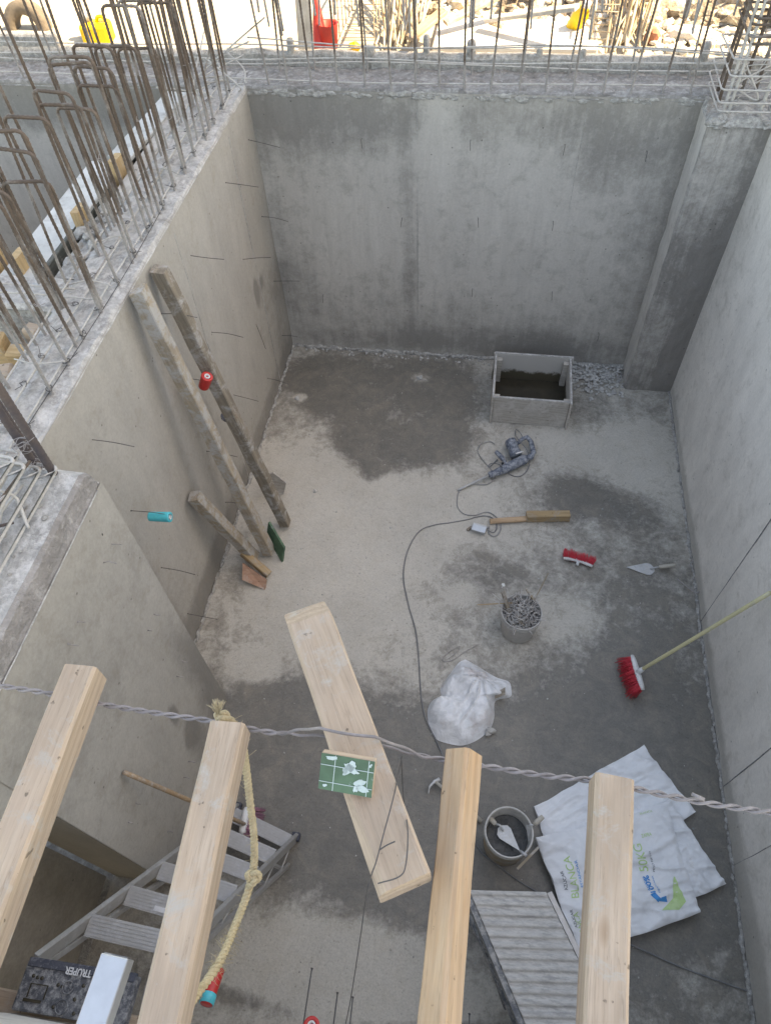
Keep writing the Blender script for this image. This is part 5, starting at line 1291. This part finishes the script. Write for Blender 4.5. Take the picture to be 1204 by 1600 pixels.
blot(.038, -.024, .007, 5, 2.2, -.2); blot(.024, -.026, .005, 6, 1.8, 1.2); blot(-.036, .034, .005, 7, 2.4, .1); blot(-.046, -.030, .003, 8, 2, .4); blot(.052, .030, .003, 9, 1.5, 1)
# plank at the bottom left, aluminium tube
timber('wooden_plank', 'wood_new', (-1.75, -.17, 1.56), (-.75, -.19, 1.50), .16, .03, label='pale plank end under the stepladder top at the lower left edge', category='plank')
t_ = empty('aluminium_tube', (-.62, -.2, 2.98), 'square aluminium straightedge lying beside the roped beam', 'tube')
a_ = U(158, 1489, Z=3.02); b_ = U(213, 1498, Z=3.02); n_ = U(118, 1600, Z=3.02)
d_ = (n_ - a_).normalized(); s_ = Vector((0, 0, 1)).cross(d_).normalized(); s_ = s_ if s_.x > 0 else -s_
w_t = .062; c_ = a_ + s_ * w_t / 2 - Vector((0, 0, .02)); R = Matrix((d_, -s_ if (d_.cross(-s_)).z > 0 else s_, Vector((0, 0, 1)))).transposed()
MB().box(c_ + d_ * .6, (1.2, w_t, .04), R).build('tube_body', 'alu_clean', t_, bevel=.002)
MB().box(c_ - d_ * .0005, (.004, w_t * .86, .030), R).build('tube_end', 'steel_dark', t_)

# twisted wire rope
A_, B_ = U(-30, 1068, Z=3.01), U(1235, 1277, Z=3.0)
tw = empty('twisted_wire', A_, 'twisted pair of thick grey wires stretched across the foreground behind the beam ends', 'wire rope')
kp = [(-30, 1068), (0, 1072), (70, 1083), (150, 1099), (240, 1114), (330, 1127), (400, 1141), (470, 1153), (540, 1170), (600, 1177), (680, 1186), (760, 1198), (850, 1212), (940, 1222), (1040, 1243), (1120, 1258), (1204, 1270), (1240, 1276)]
path = smooth_path([U(x, y + 0, Z=3.015) for x, y in kp], 30)
def strand(ph, off):
    out = []; s_ = 0
    for i, p in enumerate(path):
        if i: s_ += (path[i] - path[i - 1]).length
        ax_ = (path[min(i + 1, len(path) - 1)] - path[max(0, i - 1)]).normalized(); n1_ = Vector((0, 0, 1)); n2_ = ax_.cross(n1_).normalized()
        a2 = s_ * 2 * math.pi / .085 + ph + .6 * math.sin(s_ * 3)
        # the two wires part to pass over and under the diagonal timber
        tt = (p.x - U(415, 1143, Z=3.015).x) / (U(690, 1188, Z=3.015).x - U(415, 1143, Z=3.015).x)
        op = math.sin(math.pi * tt) ** 2 if 0 < tt < 1 else 0
        op = min(1, op * 1.25)
        r_ = .0045
        q_ = p + (n1_ * math.sin(a2) + n2_ * math.cos(a2)) * r_ * (1 - op)
        q_ += (Vector((0, -.004, .125)) if off > 0 else Vector((0, .025, -.02))) * op
        out.append(q_)
    return out
for ph, off in ((0, 1), (math.pi, -1)):
    mb = MB(); mb.tube(strand(ph, off), .0037, 7); mb.build('wire_strand', 'twist', tw)
mb = MB(); mb.tube([U(1080, 1241, Z=3.03), U(1100, 1250, Z=3.03)], .0045, 7); mb.build('wire_end', 'twist', tw)
# thin hanging wires
for pts, lab, r_ in (([(628, 1182, 3.03), (616, 1240, 3.145), (600, 1300, 3.145), (588, 1345, 3.145), (580, 1368, 3.14), (572, 1400, 2.95), (562, 1470, 2.5), (548, 1560, 2.2), (540, 1600, 2.1)], 'thin dark wire hanging from the twisted wire over the diagonal timber and down', .0016),
    ([(627, 1184, 3.02), (629, 1230, 2.98), (632, 1262, 3.08), (637, 1300, 3.145), (634, 1350, 3.145), (624, 1370, 3.142), (590, 1381, 3.142)], 'thin dark wire looped over the near end of the diagonal timber', .0016),
    ([(593, 1328, 3.145), (604, 1321, 3.148), (617, 1315, 3.15)], 'short stub of dark wire on the near part of the diagonal timber', .0016)):
    mb = MB(); mb.tube(smooth_path([U(x, y, Z=z) for x, y, z in pts], 5), r_, 5); top_thing(mb, 'hanging_wire', 'wire', lab, 'wire', 'thin wires on the diagonal timber')
# rope
rp = empty('sisal_rope', U(345, 1118, Z=3.05), 'frayed yellow rope tied to the beam end, knotted and hanging down', 'rope')
rk = [(343, 1124, 3.06), (362, 1128, 3.02), (378, 1162, 2.98), (385, 1205, 2.90), (390, 1250, 2.82), (396, 1300, 2.74), (397, 1345, 2.68), (390, 1385, 2.66), (378, 1420, 2.66), (362, 1460, 2.70), (345, 1500, 2.76), (322, 1535, 2.80), (300, 1565, 2.84), (285, 1600, 2.88), (278, 1650, 2.9)]
rpath = smooth_path([U(x, y, Z=z) for x, y, z in rk], 14)
def twist_rope(pth, r_, n_=3, pitch=.035, rs=.55):
    mb_ = MB()
    for k in range(n_):
        out = []; s_ = 0
        for i, p in enumerate(pth):
            if i: s_ += (pth[i] - pth[i - 1]).length
            ax_ = (pth[min(i + 1, len(pth) - 1)] - pth[max(0, i - 1)]).normalized(); n1_ = ax_.orthogonal().normalized() if abs(ax_.z) > .95 else ax_.cross(Vector((0, 0, 1))).normalized(); n2_ = ax_.cross(n1_)
            a2 = s_ * 2 * math.pi / pitch + k * 2 * math.pi / n_
            out.append(p + (n1_ * math.cos(a2) + n2_ * math.sin(a2)) * r_ * .5)
        mb_.tube(out, r_ * rs, 6)
    return mb_
def dense(pth, step=.004):
    out = []
    for a_, b_ in zip(pth, pth[1:]):
        k = max(1, int((b_ - a_).length / step)); out += [a_.lerp(b_, j / k) for j in range(k)]
    return out + [pth[-1]]
twist_rope(dense(rpath), .0108).build('rope_strands', 'rope', rp)
def knot_at(c_, r_, sc):
    c_ = Vector(c_); P_ = []
    for i in range(60):
        a_ = i / 59 * 2 * math.pi * 1.5; P_.append(c_ + Vector(((math.sin(a_) + 2 * math.sin(2 * a_)) * .33, (math.cos(a_) - 2 * math.cos(2 * a_)) * .33, -math.sin(3 * a_) * .4)) * sc)
    return twist_rope(dense(P_), r_)
knot_at(U(395, 1372, Z=2.68), .009, .017).build('rope_knot', 'rope', rp)
knot_at(U(346, 1121, Z=3.04), .008, .015).build('rope_knot', 'rope', rp)
mb = MB()
for k in range(70):
    c_ = U(341, 1117, Z=3.06); d_ = Vector((ru(-.6, .3), ru(.2, 1), ru(.0, .9))).normalized(); mb.tube(smooth_path([c_, c_ + d_ * .018 + Vector((ru(-.004, .004), 0, 0)), c_ + d_ * ru(.02, .042) + Vector((ru(-.008, .008), ru(-.004, .004), ru(-.004, .004)))], 2), .0006, 3)
for k in range(160):
    i = random.choice([random.randrange(len(rpath)), int(len(rpath) * ru(.62, .74))]); c_ = rpath[i]; d_ = Vector((ru(-1, 1), ru(-1, 1), ru(-1, 1))).normalized()
    mb.tube(smooth_path([c_ + d_ * .008, c_ + d_ * ru(.014, .022), c_ + d_ * ru(.016, .032) + Vector((ru(-.01, .01), ru(-.01, .01), ru(-.01, .0)))], 2), .0005, 3)
mb.build('frayed_fibres', 'rope', rp, kind='stuff')

# ================================================================ BEYOND THE BACK WALL
def g3(px, py, Y=None): return U(px, py, Z=GZ) if Y is None else U(px, py, Y=Y)
# pegs
for i, (x0_, x1_, yt, yb_, lab) in enumerate(((451, 463, 60, 100, 'grey concrete peg on the kerb left of the tall upright board'), (569, 587, 76, 100, 'squat grey peg on the kerb right of the red container'), (660, 671, 55, 101, 'tall tapering stake on the kerb in front of the rubble slope'), (727, 742, 63, 102, 'grey concrete peg on the kerb in front of the bright concrete slab'), (835, 845, 80, 104, 'small grey peg on the kerb left of the yellow jug'), (902, 912, 80, 106, 'slim grey peg on the kerb just below the yellow jug'), (1087, 1100, 65, 112, 'leaning pointed stake beside the rebar cage of the pillar'))):
    b_ = U((x0_ + x1_) / 2, yb_, Y=5.87); t_2 = U((x0_ + x1_) / 2, yt, Y=5.87); wdt = (U(x1_, yb_, Y=5.87) - U(x0_, yb_, Y=5.87)).length
    mb = MB(); zt_ = t_2.z; h_ = max(.08, zt_ - GZ)
    mb.lathe([(0, -.06), (wdt * .5, -.06), (wdt * .5, 0), (wdt * .48, h_ * .85), (wdt * .36, h_), (0, h_ + .004)], (b_.x, 5.88, GZ), 10)
    top_thing(mb, 'ground_peg', 'crust', lab, 'peg', 'pegs along the kerb')
# blocks, tyre, yellow can on the left
mb = MB(); a_ = U(-30, 88, Y=5.9); b_ = U(100, 88, Y=5.9); zt_ = U(50, 50, Y=5.93).z; mb.box(((a_.x + b_.x) / 2, 5.92, (zt_ + 2.5) / 2), (b_.x - a_.x, .10, zt_ - 2.5)); top_thing(mb, 'concrete_block', 'crust', 'long grey concrete block on the kerb in front of the old tyre', 'block', bevel=.012)
p = U(42, 38, Y=6.3); mb = MB()
mb.lathe([(.10, -.05), (.17, -.06), (.20, -.03), (.20, .03), (.17, .06), (.10, .05), (.10, -.05)], (p.x, 6.32, p.z - .03), 36, Matrix.Rotation(math.pi / 2 - .15, 3, 'X')); top_thing(mb, 'old_tyre', 'tyre', 'brown dusty wheel standing behind the concrete block at the left', 'tyre')
p = U(158, 88, Y=6.1); yc = empty('jerrycan', (p.x, 6.12, GZ), 'large yellow jerrycan in the sun beyond the left corner', 'jerrycan')
p = p + Vector((.02, 0, 0)); MB().box((p.x, 6.13, GZ + .01), (.24, .16, .24), Matrix.Rotation(.15, 3, 'Z')).build('can_body', 'yellow', yc, bevel=.03, segs=3)
mb = MB(); mb.tube(smooth_path([(p.x + .02, 6.13, GZ + .12), (p.x + .04, 6.13, GZ + .16), (p.x + .09, 6.13, GZ + .16), (p.x + .10, 6.13, GZ + .12)], 4), .014, 8); mb.build('handle', 'yellow', yc)
mb = MB(); mb.lathe([(0, .0), (.04, 0), (.04, .07), (0, .075)], (p.x - .07, 6.13, GZ + .125), 20); mb.build('can_cap', 'steel_dark', yc)
# sunlit pale board sheets on the left background
# upright board
timber('upright_board', 'board_grey', (U(480, 96, Y=5.93).x, 5.93, GZ - .02), (U(478, 0, Y=5.99).x, 6.0, GZ + .75), .12, .025, (0, -1, 0), label='tall grey-brown board standing upright behind the kerb beside the red container', category='board')
# red container & bucket
p = U(505, 97, Y=5.97)
mb = MB(); mb.lathe([(.085, 0), (.083, .02), (.065, .03), (.03, .26), (.018, .36), (0, .365)], (p.x - .03, 6.06, GZ), 24); top_thing(mb, 'red_cone', 'red_sun', 'tall narrow red plastic cone just beyond the kerb', 'cone')
mb = MB(); mb.lathe([(0, 0), (.06, 0), (.075, .17), (.08, .175), (.068, .17), (.055, .02)], (p.x + .05, 6.03, GZ), 24); top_thing(mb, 'red_pail', 'red_sun', 'small red pail touching the red cone beyond the kerb', 'pail')
mb = MB(); mb.rock((U(555, 92, Y=6.0).x, 6.0, GZ + .03), .045, (1, .7, .8), 5, 2); top_thing(mb, 'plastic_scrap', 'yellow', 'small yellow plastic piece on the ground right of the red pail', 'plastic piece')
# yellow jug
p = U(893, 50, Z=GZ); yj = empty('yellow_jug', (p.x, p.y, GZ), 'orange-yellow jug with pale cap lying sunlit at the foot of the rubble', 'jug')
Rj = Matrix.Rotation(.5, 3, 'X') @ Matrix.Rotation(.3, 3, 'Y')
MB().lathe([(0, 0), (.055, 0), (.06, .02), (.06, .15), (.045, .19), (.02, .22), (.02, .24)], (p.x, p.y, GZ + .02), 24, Rj).build('jug_body', 'yellow', yj)
MB().lathe([(.026, .225), (.026, .26), (0, .262)], (p.x, p.y, GZ + .02), 16, Rj).build('jug_cap', 'white_pl', yj)
mb = MB(); p = U(1020, 55, Z=GZ + .05); mb.rock(p, .06, (1, 1, 1), 9, 2); top_thing(mb, 'terracotta_ball', 'terracotta', 'round reddish clay lump lying on the bright ground at the right', 'clay lump')
mb = MB(); mb.rock(U(1085, 54, Z=GZ + .05), .16, (1.1, .5, .35), 19, 2); top_thing(mb, 'white_slab', 'stone_white', 'smooth white slab of stone in the rubble left of the pillar cage', 'stone')
mb = MB(); mb.rock(U(1058, 78, Z=GZ + .02), .07, (1, .8, .7), 29, 2); top_thing(mb, 'stone', 'stone_white', 'pale rounded stone below the white slab at the right', 'stone')
# bright slab in the background centre-right
mb = MB(); a_ = U(670, 92, Z=GZ + .03); b_ = U(935, 92, Z=GZ + .03); mb.b2((a_.x, 5.99, GZ - .02), (b_.x, 6.55, GZ + .045)); top_thing(mb, 'concrete_slab', 'stone_white', 'flat bright sunlit concrete slab beyond the kerb in front of the rubble', 'slab', bevel=.01)
# rebar cages lying beyond
def cage(name, x, y0_, y1_, z, s_, label, mat='rebar_tan', rot=0):
    t = empty(name, (x, y0_, z - s_ / 2), label, 'rebar cage', 'rebar cages lying beyond the wall')
    R = Matrix.Rotation(rot, 3, 'Z'); o_ = Vector((x, y0_, z)); L_ = y1_ - y0_
    for a_, b_ in ((-1, -1), (1, -1), (1, 1), (-1, 1)):
        mb_ = MB(); mb_.tube([o_ + R @ Vector((a_ * s_ / 2 + ru(-.01, .01), k * L_ / 4, b_ * s_ / 2 + ru(-.01, .01))) for k in range(5)], .009, 6); mb_.build('long_bar', mat, t)
    k = 0
    while k * .14 < L_:
        sq_ = [o_ + R @ Vector((a_ * s_ / 2, k * .14 + ru(-.015, .015), b_ * s_ / 2)) for a_, b_ in ((-1, -1), (1, -1), (1, 1), (-1, 1), (-1, -1))]
        mb_ = MB(); mb_.tube(sq_, .005, 5); mb_.build('stirrup', mat, t); k += 1
    return t
cage('rebar_cage', U(545, 60, Z=GZ + .15).x, 6.05, 9.5, GZ + .17, .30, 'rusty tan rebar cage lying lengthwise beyond the red container')
cage('rebar_cage', U(945, 60, Z=GZ + .15).x + .02, 6.15, 8.6, GZ + .14, .18, 'narrow tan rebar cage lying right of the yellow jug', rot=-.05)
# bundle of sticks/bars beyond
def bundle(x, y, n, label, spread, lean_, mat):
    t = empty('stick_bundle', (x, y, GZ), label, 'stick pile', 'heaps of long sticks beyond the wall')
    for k in range(n):
        a_ = Vector((x + ru(-spread, spread), y + ru(-.1, .2), GZ + ru(.0, .05))); b_ = a_ + Vector((lean_ + ru(-.18, .18), ru(.2, 1.6), ru(.1, .55)))
        mb_ = MB(); mb_.tube([a_, a_.lerp(b_, .5) + Vector((ru(-.02, .02), 0, 0)), b_], ru(.006, .013), 6); mb_.build('stick', mat if k % 3 else 'wood_old', t)
bundle(U(622, 90, Z=GZ).x, 6.08, 34, 'fan of tan sticks and bars leaning beside the far rebar cage', .13, -.05, 'rebar_tan')
bundle(U(975, 88, Z=GZ).x, 6.05, 26, 'fan of tan sticks and stakes leaning right of the narrow cage', .16, .18, 'rebar_tan')
# rubble slope
mb = MB()
def heap(u, v):
    x = -.9 + 5.4 * u; y = 6.45 + 4.5 * v
    h_ = max(0, v * 1.9 - .08) * (.35 + .65 * min(1, u * 3.5)) if True else 0
    side_ = max(0, (x - 1.1)) * .35 * max(0, 1 - v * 2)
    return Vector((x, y + .1 * noise.noise(Vector((x * 2, y * 2, 0))), GZ - .02 + h_ * .62 + side_ * .4 + .14 * noise.fractal(Vector((x * 2.2, y * 2.2, 0)), 1, 2, 5) * min(1, v * 6 + .1)))
mb.grid(heap, 110, 90, False)
for k in range(1500):
    u, v = rnd(), rnd() ** 1.5; p = heap(u, v); mb.rock(p + Vector((0, 0, .01)), ru(.015, .075) * (1 if rnd() < .93 else 2.0), (ru(.7, 1.3), ru(.6, 1.2), ru(.5, .9)), k, 1)
mb.build('rubble', 'rubble', kind='stuff')
mb = MB()
for k in range(420):
    x = ru(1.05, 2.6); y = ru(6.0, 6.6); mb.rock((x, y, GZ + ru(0, .03)), ru(.01, .045), (1, 1, .7), k, 1)
for k in range(180):
    mb.rock((ru(-.7, 1.2), ru(6.5, 7.2), GZ + ru(0, .06)), ru(.01, .05), (1, 1, .7), k, 1)
mb.build('gravel', 'stone_white', kind='stuff')
for k, (px, py, L_, rz, lab) in enumerate(((695, 35, .6, .5, 'broken plank sticking out of the rubble left of the yellow jug'), (760, 30, .7, -.4, 'grey board lying on the rubble slope in the middle'), (640, 60, .35, .9, 'short yellowish wood offcut at the foot of the stick fan'))):
    p = U(px, py, Z=GZ + .12); d_ = Vector((math.cos(rz), math.sin(rz), .25)); timber('broken_plank', ('wood_old', 'board_grey', 'wood_orange')[k], p, p + d_ * L_, .09, .03, label=lab, category='plank')
